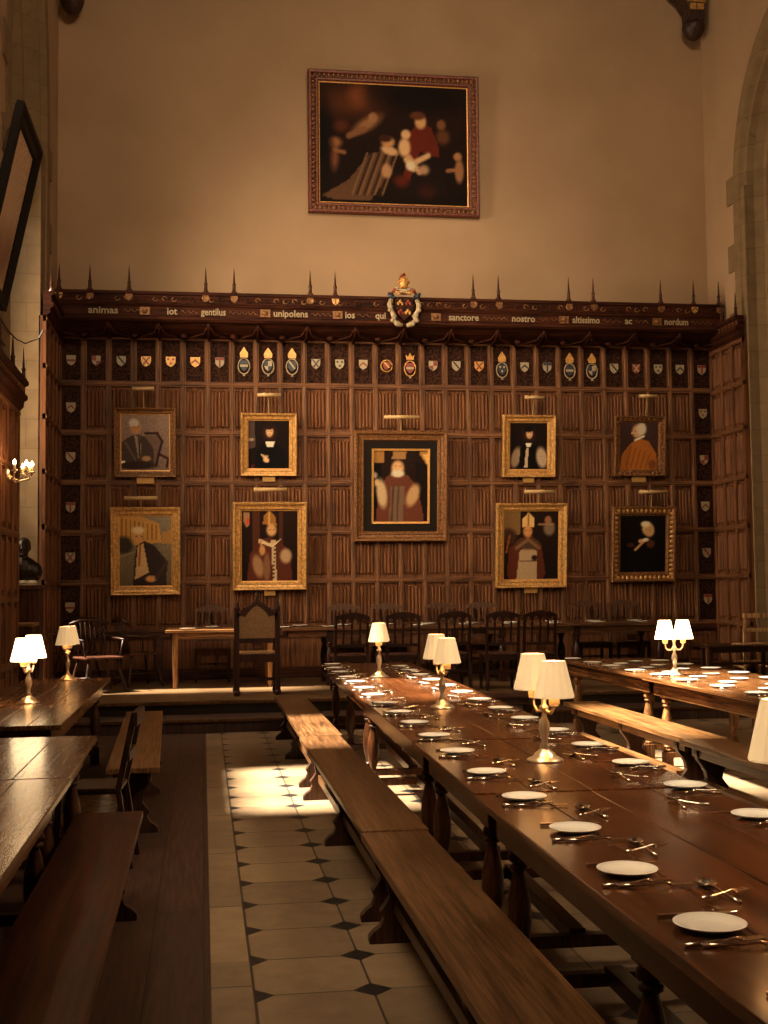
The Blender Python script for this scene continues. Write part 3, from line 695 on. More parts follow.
# -- the paintings' images: generic sitters
def P_chair_man():
    p = Paint(60, 66, (120, 96, 84), (138, 112, 96), 1)
    p.p([(.52, .62), (.78, .62), (.84, .5), (.78, .3), (.7, .05), (.5, .05)], (92, 70, 58), .5)
    for a, c in (((.5, .66), (.74, .66)), ((.74, .66), (.84, .52)), ((.84, .52), (.76, .28)), ((.78, .3), (.96, .22)), ((.96, .22), (.93, .08)), ((.76, .28), (.72, .1))): p.l(a, c, .022, (48, 26, 24))
    p.p([(.0, .1), (.02, .5), (.22, .62), (.34, .64), (.5, .6), (.66, .4), (.68, .1)], (70, 54, 48)); p.p([(.28, .62), (.4, .6), (.42, .25), (.36, .22)], (150, 128, 108))
    p.l((.37, .6), (.39, .25), .018, (46, 34, 32)); p.e(.31, .76, .105, .12, (176, 132, 92)); p.e(.27, .84, .1, .07, (190, 176, 156)); p.e(.3, .74, .06, .04, (190, 120, 70)); p.e(.36, .77, .016, .012, (60, 36, 26)); p.e(.27, .77, .016, .012, (60, 36, 26))
    p.e(.52, .22, .09, .045, (170, 128, 92)); p.e(.3, .10, .4, .07, (52, 38, 34)); p.p([(.0, .13), (.1, .15), (.1, .18), (.0, .17)], (240, 224, 196)); p.l((.1, .5), (.3, .2), .02, (98, 80, 70)); return p
def P_college_man():
    p = Paint(60, 80, (98, 84, 62), (140, 122, 98), 2)
    p.p([(0, 1), (.35, 1), (.75, .88), (.8, .62), (.3, .58), (0, .72)], (196, 142, 74)); p.p([(.8, .75), (1, .8), (1, .6), (.8, .6)], (176, 126, 66))
    for k in range(9): p.l((.06 + k * .08, .95 - k * .012), (.06 + k * .08, .66), .011, (128, 84, 40))
    p.e(.1, .58, .16, .12, (58, 48, 36)); p.l((0, .42), (.36, .5), .012, (150, 130, 104))
    p.p([(.26, .0), (.3, .42), (.34, .58), (.48, .64), (.66, .58), (.92, .34), (.88, .1), (.9, 0)], (56, 42, 38)); p.p([(.36, .58), (.46, .6), (.56, .2), (.3, .1)], (206, 166, 112)); p.l((.40, .58), (.38, .3), .018, (150, 84, 44))
    p.p([(.27, .0), (.3, .1), (.62, .12), (.64, .0)], (48, 34, 30)); p.e(.37, .71, .1, .095, (206, 150, 96)); p.e(.36, .79, .12, .05, (226, 196, 146)); p.e(.43, .7, .014, .01, (90, 50, 30)); p.e(.33, .7, .014, .01, (90, 50, 30))
    p.e(.6, .11, .1, .045, (212, 152, 92)); p.l((.9, .34), (.7, .12), .03, (70, 54, 50)); return p
def P_cleric(hand=True, sleeves=False, seed=3):
    p = Paint(56, 66, (16, 9, 8), (26, 14, 10), seed)
    if hand: p.p([(0, 1), (.17, 1), (.19, .45), (0, .4)], (70, 52, 44)); p.e(.09, .6, .07, .03, (150, 124, 96)); p.p([(.05, 0), (.1, .1), (.3, .1), (.32, 0)], (70, 22, 14))
    p.e(.52, .74, .17, .17, (44, 20, 14)); p.p([(.16, 0), (.24, .42), (.4, .52), (.64, .52), (.84, .42), (.94, 0)], (10, 6, 6))
    p.e(.52, .76, .085, .105, (206, 162, 118)); p.e(.5, .85, .1, .05, (34, 16, 12)); p.e(.555, .77, .012, .01, (50, 26, 20)); p.e(.49, .77, .012, .01, (50, 26, 20)); p.e(.52, .71, .02, .008, (150, 70, 50))
    if hand: p.p([(.42, .56), (.64, .56), (.6, .46), (.46, .46)], (220, 206, 180)); p.e(.44, .19, .075, .05, (214, 170, 124), rot=-25); [p.l((.42, .2), (.33 + .05 * k, .3 - .01 * k), .013, (214, 170, 124)) for k in range(4)]
    if sleeves:
        p.e(.5, .86, .12, .07, (10, 6, 6)); p.e(.18, .26, .12, .22, (150, 122, 96), rot=-15); p.e(.84, .26, .14, .22, (176, 150, 122), rot=10); p.p([(.42, .56), (.58, .56), (.54, .48), (.46, .48)], (222, 208, 182)); p.p([(.44, .45), (.5, .48), (.48, .05), (.39, .05)], (190, 162, 130)); p.p([(.5, .48), (.68, .44), (.66, 0), (.48, 0)], (12, 7, 6)); p.p([(.28, .45), (.44, .48), (.39, 0), (.26, 0)], (12, 7, 6))
    return p
def P_bishop(kind, seed):
    p = Paint(58, 74, (24, 12, 8), (34, 17, 11), seed)
    if kind == 0:
        p.p([(.2, 1), (.32, 1), (.32, .1), (.2, .1)], (74, 38, 24)); p.p([(.66, 1), (.72, 1), (.72, .1), (.66, .1)], (70, 36, 22)); p.p([(.04, .97), (.15, .97), (.15, .8), (.1, .76), (.04, .84)], (150, 110, 80)); p.e(.12, .84, .03, .05, (190, 70, 40))
        p.p([(.1, 0), (.16, .4), (.32, .58), (.48, .62), (.66, .56), (.84, .44), (.9, 0)], (82, 38, 24)); p.e(.3, .22, .09, .16, (152, 112, 78), rot=12); p.e(.78, .36, .1, .1, (176, 140, 104)); p.e(.45, .2, .06, .2, (124, 84, 56))
        p.p([(.52, .58), (.6, .58), (.62, 0), (.56, 0)], (190, 160, 120)); [p.e(.565 + .003 * k, .06 + .055 * k, .016, .014, (50, 26, 20)) for k in range(9)]; p.p([(.32, .6), (.55, .52), (.7, .6), (.66, .56), (.55, .48), (.3, .55)], (214, 180, 136))
        p.p([(.38, .8), (.4, .92), (.49, .995), (.6, .9), (.62, .78)], (150, 96, 44)); p.l((.49, .8), (.49, .97), .015, (206, 160, 84)); p.e(.53, .72, .085, .085, (202, 150, 96)); p.e(.5, .73, .012, .008, (70, 36, 24)); p.e(.57, .73, .012, .008, (70, 36, 24)); p.e(.37, .44, .05, .07, (190, 134, 82)); p.l((.36, .46), (.34, .58), .015, (190, 134, 82))
    elif kind == 1:
        p.p([(.0, 1), (.3, 1), (.3, .66), (0, .62)], (120, 88, 50)); p.e(.1, .62, .14, .12, (60, 36, 24)); p.e(.8, .86, .06, .06, (150, 100, 66)); p.e(.82, .74, .1, .1, (120, 98, 76)); p.l((.63, .8), (.9, .8), .014, (150, 110, 76))
        p.p([(.08, .1), (.1, .45), (.3, .6), (.5, .64), (.68, .52), (.76, .1), (.7, 0), (.1, 0)], (84, 38, 22)); p.p([(.24, 0), (.3, .42), (.42, .48), (.6, .42), (.6, 0)], (170, 140, 104)); p.e(.44, .52, .2, .08, (74, 52, 36)); p.l((.24, .46), (.44, .58), .03, (120, 84, 54)); p.l((.64, .46), (.46, .58), .03, (120, 84, 54)); p.l((.3, .27), (.6, .27), .008, (74, 46, 30))
        p.p([(.34, .76), (.35, .88), (.45, .97), (.56, .88), (.55, .76)], (216, 172, 106)); p.l((.45, .78), (.45, .94), .012, (140, 84, 40)); p.e(.44, .70, .08, .085, (200, 136, 82)); p.e(.41, .71, .01, .008, (70, 36, 24)); p.e(.47, .71, .01, .008, (70, 36, 24)); p.e(.56, .32, .05, .04, (40, 20, 14)); p.l((.06, .4), (.12, .64), .014, (150, 80, 36))
    else:
        p.p([(.0, 1), (.27, 1), (.27, .76), (0, .76)], (150, 104, 52)); p.p([(.76, 1), (1, 1), (1, .8), (.86, .74), (.76, .86)], (160, 112, 56)); p.p([(0, .74), (.24, .74), (.2, 0), (0, 0)], (12, 7, 6)); p.p([(.7, .78), (1, .72), (1, 0), (.75, 0)], (20, 10, 7)); p.e(.14, .62, .04, .035, (170, 150, 126))
        p.p([(.14, 0), (.2, .42), (.3, .6), (.42, .66), (.6, .62), (.72, .5), (.8, .24), (.84, 0)], (96, 50, 34)); p.p([(.34, 0), (.36, .5), (.56, .5), (.52, 0)], (108, 82, 62)); p.l((.37, 0), (.4, .5), .012, (66, 44, 34)); p.l((.45, 0), (.47, .5), .01, (70, 48, 38)); p.e(.24, .42, .07, .16, (186, 156, 116), rot=8); p.e(.67, .4, .08, .13, (180, 140, 96), rot=-20); p.e(.17, .54, .03, .04, (206, 166, 124))
        p.p([(.38, .8), (.41, .92), (.52, .98), (.58, .88), (.56, .8)], (150, 108, 64)); p.e(.46, .70, .085, .085, (206, 158, 106)); p.e(.46, .64, .09, .04, (206, 190, 160)); p.e(.43, .72, .011, .008, (70, 36, 24)); p.e(.5, .72, .011, .008, (70, 36, 24)); p.p([(.8, .85), (.92, .86), (.88, .72)], (206, 160, 92))
    return p
def P_profile():
    p = Paint(56, 66, (52, 32, 28), (66, 44, 40), 8)
    p.p([(.02, 0), (.08, .34), (.3, .56), (.5, .66), (.74, .6), (.94, .34), (.96, 0)], (160, 92, 36)); [p.l((.3 + .12 * k, .5 - .04 * k), (.18 + .12 * k, .06), .014, (122, 66, 28)) for k in range(5)]
    p.e(.46, .8, .13, .14, (196, 150, 112)); p.e(.56, .85, .12, .13, (206, 186, 158)); p.p([(.36, .82), (.28, .76), (.36, .74)], (206, 156, 112)); p.l((.4, .62), (.62, .7), .022, (226, 212, 190)); p.e(.4, .81, .012, .01, (60, 36, 28)); p.e(.84, .12, .1, .1, (96, 54, 36), a=.7); return p
def P_dark_old():
    p = Paint(56, 70, (9, 5, 5), (15, 8, 7), 9)
    p.p([(.1, 0), (.16, .3), (.44, .52), (.72, .5), (.9, .3), (.94, 0)], (12, 6, 5)); p.e(.6, .76, .12, .11, (216, 176, 116)); p.e(.64, .72, .1, .1, (196, 150, 98)); p.e(.55, .84, .1, .05, (226, 204, 166)); p.e(.56, .74, .012, .01, (70, 40, 26)); p.e(.64, .74, .012, .01, (70, 40, 26))
    p.l((.34, .4), (.54, .56), .026, (190, 140, 92)); p.e(.46, .55, .06, .035, (206, 160, 108)); p.e(.56, .57, .07, .03, (226, 214, 190)); p.e(.66, .5, .09, .07, (110, 60, 40), a=.7); p.e(.24, .48, .08, .04, (90, 44, 30), a=.6); return p
def P_big():
    p = Paint(110, 84, (20, 9, 6), (40, 20, 12), 10)
    p.e(.22, .84, .2, .12, (84, 44, 24), .6); p.e(.26, .9, .06, .09, (130, 70, 36), .6, a=.8); p.e(.7, .9, .3, .12, (20, 10, 8), .5)
    p.e(.32, .66, .1, .05, (150, 104, 70), .5, rot=30); p.e(.36, .72, .03, .04, (160, 112, 78)); p.l((.2, .56), (.3, .62), .02, (130, 86, 56)); p.e(.1, .5, .05, .045, (150, 96, 62), .4); p.e(.1, .38, .03, .1, (120, 70, 46), .5); p.l((.1, .44), (.17, .42), .012, (140, 90, 60)); p.e(.15, .64, .05, .05, (84, 40, 24), .5)
    p.p([(.02, .06), (.2, .2), (.34, .42), (.5, .46), (.44, .2), (.34, .03), (.1, .03)], (92, 62, 42)); [p.l((.22 + .05 * k, .08), (.32 + .05 * k, .42), .006, (116, 84, 58)) for k in range(5)]; [p.l((.25 + .05 * k, .08), (.35 + .05 * k, .42), .007, (50, 28, 20)) for k in range(4)]
    p.e(.47, .45, .06, .035, (206, 160, 116), rot=-15); p.e(.46, .52, .045, .045, (190, 140, 90)); p.e(.44, .55, .045, .03, (60, 30, 20)); p.e(.45, .28, .035, .06, (176, 130, 92))
    p.p([(.56, .2), (.6, .6), (.66, .68), (.75, .66), (.8, .5), (.8, .25)], (96, 34, 20)); p.p([(.68, .45), (.82, .4), (.86, .1), (.6, .1), (.62, .3)], (26, 14, 12)); p.e(.68, .7, .038, .06, (206, 156, 106)); p.e(.66, .75, .05, .035, (96, 52, 30)); p.l((.64, .36), (.73, .42), .018, (206, 160, 116)); p.e(.57, .48, .04, .08, (216, 170, 122)); p.e(.58, .59, .032, .04, (216, 170, 122)); p.l((.58, .38), (.63, .3), .016, (210, 164, 116)); p.l((.6, .4), (.67, .28), .018, (196, 150, 106)); p.e(.61, .33, .03, .04, (214, 196, 164)); p.e(.7, .3, .035, .04, (170, 130, 98), .4)
    p.e(.82, .68, .03, .045, (120, 76, 48)); p.e(.83, .58, .045, .06, (96, 56, 34), .4); p.e(.93, .42, .028, .035, (170, 118, 76)); p.e(.94, .3, .03, .1, (150, 104, 70)); p.l((.86, .3), (.93, .31), .012, (150, 100, 66)); p.e(.55, .2, .05, .05, (84, 30, 18), .5); p.e(.72, .12, .06, .06, (50, 20, 12), .5)
    p.e(.03, .5, .05, .3, (14, 8, 6), .6); return p
def P_field():
    p = Paint(50, 70, (170, 140, 112), (190, 160, 130), 11); p.e(.6, .25, .4, .2, (130, 96, 76), .4); p.e(.5, .6, .3, .25, (180, 152, 126), .6); return p

GD = ['gold', 'gold']; GK = ['gold_dk', 'gilt']
picture(1.57, 4.185, 7.19, 9.36, .165, ['red_gilt', 'gold_dk'], P_big(), 'large dark figure painting in a carved frame hung alone high on the plaster', y=17.985, tilt=1.5, style='beads', name='figure_painting')
picture(-1.25, -.38, 3.20, 4.19, .085, ['gold_dk', 'gold'], P_chair_man(), 'portrait of a seated man in a grey suit with a curved chair, upper left', light=(.30, .27, -.02), plaque=(.24, .0, .09))
picture(-1.30, -.32, 1.52, 2.77, .115, GD, P_college_man(), 'portrait of a man in dark jacket before a golden building, lower left of the panelling', light=(.46, .13, -.06))
picture(.55, 1.36, 3.22, 4.13, .095, GD, P_cleric(), 'portrait of a black gowned sitter with hand on chest and white collar bands', light=(.34, .26, .0), plaque=(.18, .0, .08))
picture(.43, 1.49, 1.57, 2.84, .115, GD, P_bishop(0, 4), 'portrait of a mitred bishop in red brown robe, left of the central painting', light=(.47, .18, .0), plaque=(.16, .0, .08))
pc = picture(2.20, 3.58, 2.26, 3.88, .15, ['gold_dk', 'gilt'], P_bishop(2, 5), 'large central portrait of a mitred bishop in a wide black and gold frame', light=(.52, .20, .0))
picture(4.45, 5.26, 3.21, 4.14, .105, GD, P_cleric(False, True, 6), 'portrait of a black capped cleric with full white sleeves, upper right of centre', light=(.30, .26, .06), plaque=(.17, .0, .08))
picture(4.32, 5.40, 1.56, 2.82, .110, GD, P_bishop(1, 7), 'portrait of a bishop in pale mitre and white robe, right of centre', light=(.46, .17, .1), plaque=(.2, .0, .08))
picture(6.19, 6.99, 3.23, 4.14, .085, ['gold_dk', 'gold_dk'], P_profile(), 'portrait of a sitter in orange brown gown seen in profile, upper right', light=(.28, .30, .1), plaque=(.22, .0, .09), style='dark')
picture(6.11, 7.11, 1.63, 2.77, .13, ['gold_dk', 'gold'], P_dark_old(), 'very dark portrait of a white haired figure with clasped hands, lower right', light=(.44, .22, .12), style='dark')
# inner black mount and gilt inner slip of the central picture
b = MB(); frame_mesh(b, 1.08, 1.32, [(0, .012), (0, .030), (.125, .024), (.125, .012)]); b.build('black_mount', 'black', pc).location = (0, 0, .15)
b = MB(); frame_mesh(b, .86, 1.10, [(0, .012), (0, .042), (.03, .036), (.03, .012)]); b.build('inner_slip', 'gilt', pc).location = (0, 0, .26)
# leaning picture on the left wall
lp = empty('leaning_picture', (-2.0, 11.1, 4.43), 0, 'long picture in a heavy black frame leaning out from the left wall', 'painting')
h = 1.72; w = 1.34
b = MB(); frame_mesh(b, w, h, [(0, 0), (0, .07), (.05, .08), (.08, .05), (.14, .045), (.15, .03), (.15, 0)]); fo = b.build('frame', 'black', lp)
cv = P_field().canvas(w - .3, h - .3, lp, (0, -.012, .15))
bk = MB().box(-w / 2 + .02, w / 2 - .02, -.008, .012, .02, h - .02).build('backing_board', 'black', lp)
lp.rotation_euler = (Matrix.Rotation(math.pi / 2, 4, 'Z') @ Matrix.Rotation(math.radians(12), 4, 'X')).to_euler()
lp.location = (-2.05, 12.80 - w / 2, 4.45)
tag(MB().tube([(-2.06, 13.0, 6.2), (-1.98, 12.8, 6.35), (-1.9, 12.6, 6.3), (-1.78, 12.2, 6.05)], .006, 6).build('hanging_wire', 'cable'), 'thin wire looping from the wall to the leaning black framed picture', 'wire')
tag(MB().tube([(-2.04, 16.2, 4.98), (-2.06, 15.9, 4.80), (-2.10, 15.0, 4.55), (-2.06, 14.0, 4.40), (-2.03, 13.2, 4.33), (-2.03, 12.4, 4.36)], .008, 6).build('cable', 'cable'), 'sagging cable strung across the left stone recess above the low panelling', 'cable')

# ------------------------------------------------------------------ gilded coat of arms
ca = empty('coat_of_arms', (2.885, 17.25, 5.29), 0, 'large painted and gilded coat of arms rising above the centre of the cornice', 'coat of arms')
F = lambda u, v, d: (u, -d, v)
b = MB(); b.prism([(-.13, .47), (.13, .47), (.135, .34), (.10, .22), (0, .13), (-.10, .22), (-.135, .34)], lambda u, v, a: (u, -a, v), -.05, .03, 0)
sh = b.build('shield', ['carved'], ca, .01)
for (u0, u1, v0, v1, m) in ((-.11, -.01, .34, .45, 0), (.01, .11, .34, .45, 1), (-.09, -.01, .2, .32, 1), (.01, .09, .2, .32, 0)):
    b = MB(); [b.sph(((u0 + u1) / 2 + (k - 1) * .028, -.035, (v0 + v1) / 2 + (k % 2) * .03 - .015), (.02, .012, .03), m, 6, 5) for k in range(3)]; b.build('charge', ['gold', 'red_paint'], sh)
for s in (-1, 1):
    b = MB(); pts = [(s * .19, 0, .44), (s * .215, -.02, .36), (s * .195, -.03, .28), (s * .15, -.03, .19), (s * .16, -.03, .13), (s * .10, -.03, .08), (s * .03, -.02, .06)]
    b.tube(pts, [.035, .038, .03, .04, .03, .042, .025], 8)
    for p in (pts[2], pts[3], pts[4], pts[5]): b.sph((p[0] + s * .02, p[1] - .012, p[2]), .032, 0, 8, 6)
    b.sph((s * .19, -.01, .49), (.05, .04, .045), 1); b.sph((s * .22, -.03, .52), .025, 1); b.sph((s * .15, -.03, .47), .025, 1)
    b.build('supporter', ['white_paint', 'blue_paint'], ca)
b = MB(); b.sph((0, 0, .56), (.11, .06, .045), 0); b.sph((-.09, 0, .60), (.07, .03, .02), 0); b.sph((.09, 0, .60), (.07, .03, .02), 0)
for s in (-1, 1): b.tube([(s * .07, 0, .60), (s * .14, -.01, .58), (s * .175, -.01, .53)], [.022, .028, .018], 7, 1); b.tube([(s * .03, -.05, .54), (s * .09, -.05, .52), (s * .12, -.04, .57)], .018, 7, 2)
b.build('mantling', ['white_paint', 'red_paint', 'gilt'], ca)
b = MB(); b.lathe([(.05, 0), (.065, .01), (.06, .04), (.085, .09), (.06, .14), (.03, .17), (0, .18)], (0, 0, .61), 12, 0); [b.sph((.075 * math.cos(a), .075 * math.sin(a), .70), .018, 0, 6, 4) for a in [k * math.pi / 4 for k in range(8)]]
b.build('crown', ['gilt'], ca)
MB().tube([(-.06, 0, .71), (-.03, -.01, .78), (.01, 0, .82), (.03, 0, .79)], [.025, .03, .02, .006], 7).build('crest_bird', 'red_paint', ca)

# roof corbels in the two upper corners
def corbel(x, y, z, sx, label):
    r = empty('roof_corbel', (x, y, z), 0, label, 'corbel')
    MB().lathe([(0, 0), (.07, .03), (.14, .10), (.17, .17), (.18, .24), (.15, .30)], (0, 0, 0), 12).build('carved_foot', 'bronze_wood', r)
    b = MB(); b.box(-.12, .12, -.14, .16, .28, .50); b.prism([(-.12, .48), (.12, .48), (.16, .78), (-.16 - .22 * (sx > 0), .78), (-.2, .62)], lambda u, v, a: (u, a, v), -.16, .18)
    b.build('bracket', 'bronze_wood', r, .01)
    b = MB(); b.box(-.15, .15, -.175, .17, .56, .60); [b.box(-.11 + .12 * k, -.01 + .12 * k, -.172, -.15, .44, .54) for k in range(2)]
    b.build('painted_band', 'gold', r)
    MB().box(-.14, .14, -.14, .2, .78, ZC - z).build('wall_post', 'dark', r)
    return r
M['bronze_wood'] = plain('carved_dark_wood', (.035, .012, .008), .5, noise=.6, nscale=20, bump=.8)
corbel(7.62, 17.76, 10.06, 1, 'dark carved corbel with a painted band in the upper right corner')
corbel(-1.86, 17.76, 9.93, -1, 'dark carved corbel barely showing at the upper left corner')

# ------------------------------------------------------------------ furniture builders
def turned(b, h, r=.05, c=(0, 0), m=0, z0=0.0):
    """bulbous turned table leg with square blocks at foot and head"""
    x, y = c; q = r * .95
    b.box(x - q, x + q, y - q, y + q, z0 + .0, z0 + .13, m)
    H = h - z0
    pr = [(r * .6, .13), (r * .9, .137), (r * .9, .150), (r * .55, .157), (r * .8, .166), (r * .8, .174), (r * .5, .182), (r * .55, .20), (r * .95, .25), (r * 1.12, .31), (r * 1.05, .37), (r * .72, .43), (r * .48, .463), (r * .82, .470), (r * .82, .480), (r * .5, .487), (r * .92, .498), (r * .92, .514), (r * .6, .53)]
    k = (H - .14 - .13) / .40
    b.lathe([(rr, z0 + .13 + (z - .13) * k) for rr, z in pr], (x, y, 0), 14, m)
    b.box(x - q, x + q, y - q, y + q, h - .14, h, m)
def table(name, x0, x1, y0, y1, legs, label, H=.76, z=0, top='table', legm='table_leg', group=None, square=False, stretch=True, over=.10, thick=.03, legr=.042, lx=.12, rz=0):
    cx, cy = (x0 + x1) / 2, (y0 + y1) / 2; w, l = x1 - x0, y1 - y0
    r = empty(name, (cx, cy, z), rz, label, 'table', group)
    b = MB(); n = 4
    for k in range(n): b.box(-w / 2 + w * k / n + .0006, -w / 2 + w * (k + 1) / n - .0006, -l / 2, l / 2, H - thick, H)
    b.build('tabletop', top, r, .004)
    b = MB(); e = .07; a0, a1 = H - thick - .125, H - thick
    b.box(-w / 2 + e, -w / 2 + e + .03, -l / 2 + e, l / 2 - e, a0, a1); b.box(w / 2 - e - .03, w / 2 - e, -l / 2 + e, l / 2 - e, a0, a1)
    b.box(-w / 2 + e, w / 2 - e, -l / 2 + e, -l / 2 + e + .03, a0, a1); b.box(-w / 2 + e, w / 2 - e, l / 2 - e - .03, l / 2 - e, a0, a1)
    b.build('apron', top, r, .003)
    for ly in legs:
        for s in (-1, 1):
            b = MB(); xx = s * (w / 2 - lx)
            if square: b.bar((xx, ly - cy, 0), (xx, ly - cy, H - thick), .045, .045, 0, w2=.065, h2=.065)
            else: turned(b, H - thick, legr, (xx, ly - cy))
            b.build('leg', legm, r, .003)
    if stretch:
        b = MB(); b.box(-.035, .035, min(legs) - cy, max(legs) - cy, .09, .15)
        for ly in legs: b.box(-w / 2 + lx, w / 2 - lx, ly - cy - .03, ly - cy + .03, .08, .13)
        b.build('stretcher', legm, r, .004)
    return r
def bench(name, x0, x1, y0, y1, feet, label, mat='bench', legm='bench_leg', group=None, H=.45, t=.035, rz=0):
    cx, cy = (x0 + x1) / 2, (y0 + y1) / 2; w, l = x1 - x0, y1 - y0
    r = empty(name, (cx, cy, 0), rz, label, 'bench', group)
    MB().box(-w / 2, w / 2, -l / 2, l / 2, H - t, H).build('seat', mat, r, .005)
    b = MB(); b.box(-w / 2 + .05, -w / 2 + .075, -l / 2 + .1, l / 2 - .1, H - t - .07, H - t); b.box(w / 2 - .075, w / 2 - .05, -l / 2 + .1, l / 2 - .1, H - t - .07, H - t)
    b.build('side_rail', mat, r)
    h = H - t; k = w / .33
    half = [(.155, 0), (.155, .03), (.13, .055), (.10, .075), (.085, .11), (.10, .14), (.075, .17), (.055, .20), (.065, .25), (.09, .29), (.12, .33), (.13, .37), (.13, h)]
    poly = [(u * k, z) for u, z in half] + [(-u * k, z) for u, z in reversed(half)]
    for fy in feet:
        MB().prism(poly, lambda u, v, a: (u, a, v), fy - cy - .03, fy - cy + .03).build('trestle', legm, r, .004)
    sx = -.095 if 'golden' in label or 'between' in label else 0
    MB().box(sx - .035, sx + .035, min(feet) - cy, max(feet) - cy, .13, .185).build('stretcher', mat, r, .003)
    return r
G_MAIN = 'oak tables placed end to end in the long central row'
table('dining_table', 1.235, 2.185, 9.57, 13.30, [9.80, 11.40, 13.1], 'farthest oak table of the long central row, ending near the dais steps', rz=-.028)
table('dining_table', 1.13, 2.08, 6.45, 9.54, [6.66, 9.32], 'oak table of the central row carrying the lamp with close paired shades', rz=-.022)
table('dining_table', 1.075, 2.025, 4.77, 6.42, [5.02, 6.24], 'short oak table of the central row under the large double shaded lamp', rz=-.022)
table('dining_table', 1.03, 1.98, 1.25, 4.74, [1.45, 3.12, 4.52], 'nearest oak table of the central row, running out of the lower right corner', rz=-.008)
table('dining_table', 3.90, 4.96, 10.54, 13.20, [10.80, 12.94], 'far sunlit oak table of the right row crowded with small white plates', top='table_sunlit', legm='table_sunlit_leg')
table('dining_table', 3.86, 4.93, 6.9, 10.51, [7.15, 10.25], 'near sunlit oak table of the right row cut off by the right edge', top='table_sunlit', legm='table_sunlit_leg')

table('dining_table', -1.66, -.86, 7.76, 11.86, [8.0, 11.6], 'farthest dark table at the left with two lit lamps standing on it', top='left_table_lit')
table('dining_table', -1.52, -.59, 5.57, 7.15, [5.8, 6.95], 'short middle table at the left with the glowing lamp reflection on its top', top='left_table_lit')
table('dining_table', -1.50, -.57, 1.4, 5.55, [1.7, 3.4, 5.3], 'nearest table at the left edge, its dark corner beside the long bench', top='left_table_lit')

bench('bench', .74, 1.06, 9.47, 13.2, [9.85, 11.5, 13.0], 'farthest of the three end to end benches along the tiled aisle')
bench('bench', .725, 1.04, 5.70, 9.44, [5.86, 7.6, 9.25], 'middle one of the three end to end benches along the tiled aisle')
bench('bench', .715, 1.025, 1.5, 5.67, [1.9, 3.6, 5.50], 'nearest bench of the tiled aisle with open grain, running off the bottom edge')
bench('bench', 3.46, 3.80, 8.60, 11.62, [8.85, 10.1, 11.35], 'far golden bench between the central and right table rows', mat='bench_sunlit')  # golden only from the sunlight put into the oak's colour
bench('bench', 3.42, 3.76, 4.9, 8.57, [5.3, 6.9, 8.38], 'near bench between the central and right rows, its shaded trestle showing')
bench('bench', -.66, -.325, 8.0, 11.75, [8.25, 9.8, 11.4], 'far bench at the left catching orange light, behind the small side chair', mat='bench_sunlit', rz=.026)
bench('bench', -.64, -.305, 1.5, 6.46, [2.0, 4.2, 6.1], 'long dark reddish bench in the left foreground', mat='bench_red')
bench('bench', 3.0, 3.3, 12.30, 13.0, [12.42, 12.88], 'short dark bench standing crosswise before the dais step between the table rows', mat='bench_red', rz=math.pi / 2)

# high table on the dais
def high_table(x0, x1, legs, label, square, top, legm):
    r = empty('high_table', ((x0 + x1) / 2, 16.62, .3), 0, label, 'table'); w = x1 - x0; cx = (x0 + x1) / 2; H = .76
    b = MB(); [b.box(-w / 2, w / 2, -.46 + .23 * k + .0006, -.46 + .23 * (k + 1) - .0006, H - .035, H) for k in range(4)]
    b.build('tabletop', top, r, .004)
    b = MB(); b.box(-w / 2 + .06, w / 2 - .06, -.40, -.375, H - .12, H - .035); b.box(-w / 2 + .06, w / 2 - .06, .375, .40, H - .12, H - .035); b.box(-w / 2 + .06, -w / 2 + .085, -.40, .40, H - .12, H - .035); b.box(w / 2 - .085, w / 2 - .06, -.40, .40, H - .12, H - .035)
    b.build('apron', top if not square else 'light_oak_x', r, .003)
    for lx in legs:
        for y in (-.37, .37):
            b = MB()
            if square: b.bar((lx - cx, y, 0), (lx - cx, y, H - .035), .05, .05, w2=.075, h2=.075)
            else: turned(b, H - .035, .05, (lx - cx, y))
            b.build('leg', legm, r, .003)
    if not square:
        b = MB(); b.box(legs[0] - cx, legs[-1] - cx, -.03, .03, .09, .14); [b.box(lx - cx - .03, lx - cx + .03, -.37, .37, .085, .13) for lx in legs]; b.build('stretcher', legm, r)
high_table(-.48, 1.0, [-.36, .87], 'pale square legged table at the left end of the dais', True, 'light_oak_x', 'light_oak')
high_table(1.03, 3.68, [1.66, 3.35], 'long dark table in the middle of the dais behind the row of chairs', False, 'darkx_top', 'dark_leg')
high_table(3.71, 6.62, [4.0, 5.05, 6.24], 'dark table at the right end of the dais laid with plates', False, 'darkx_top', 'dark_leg')

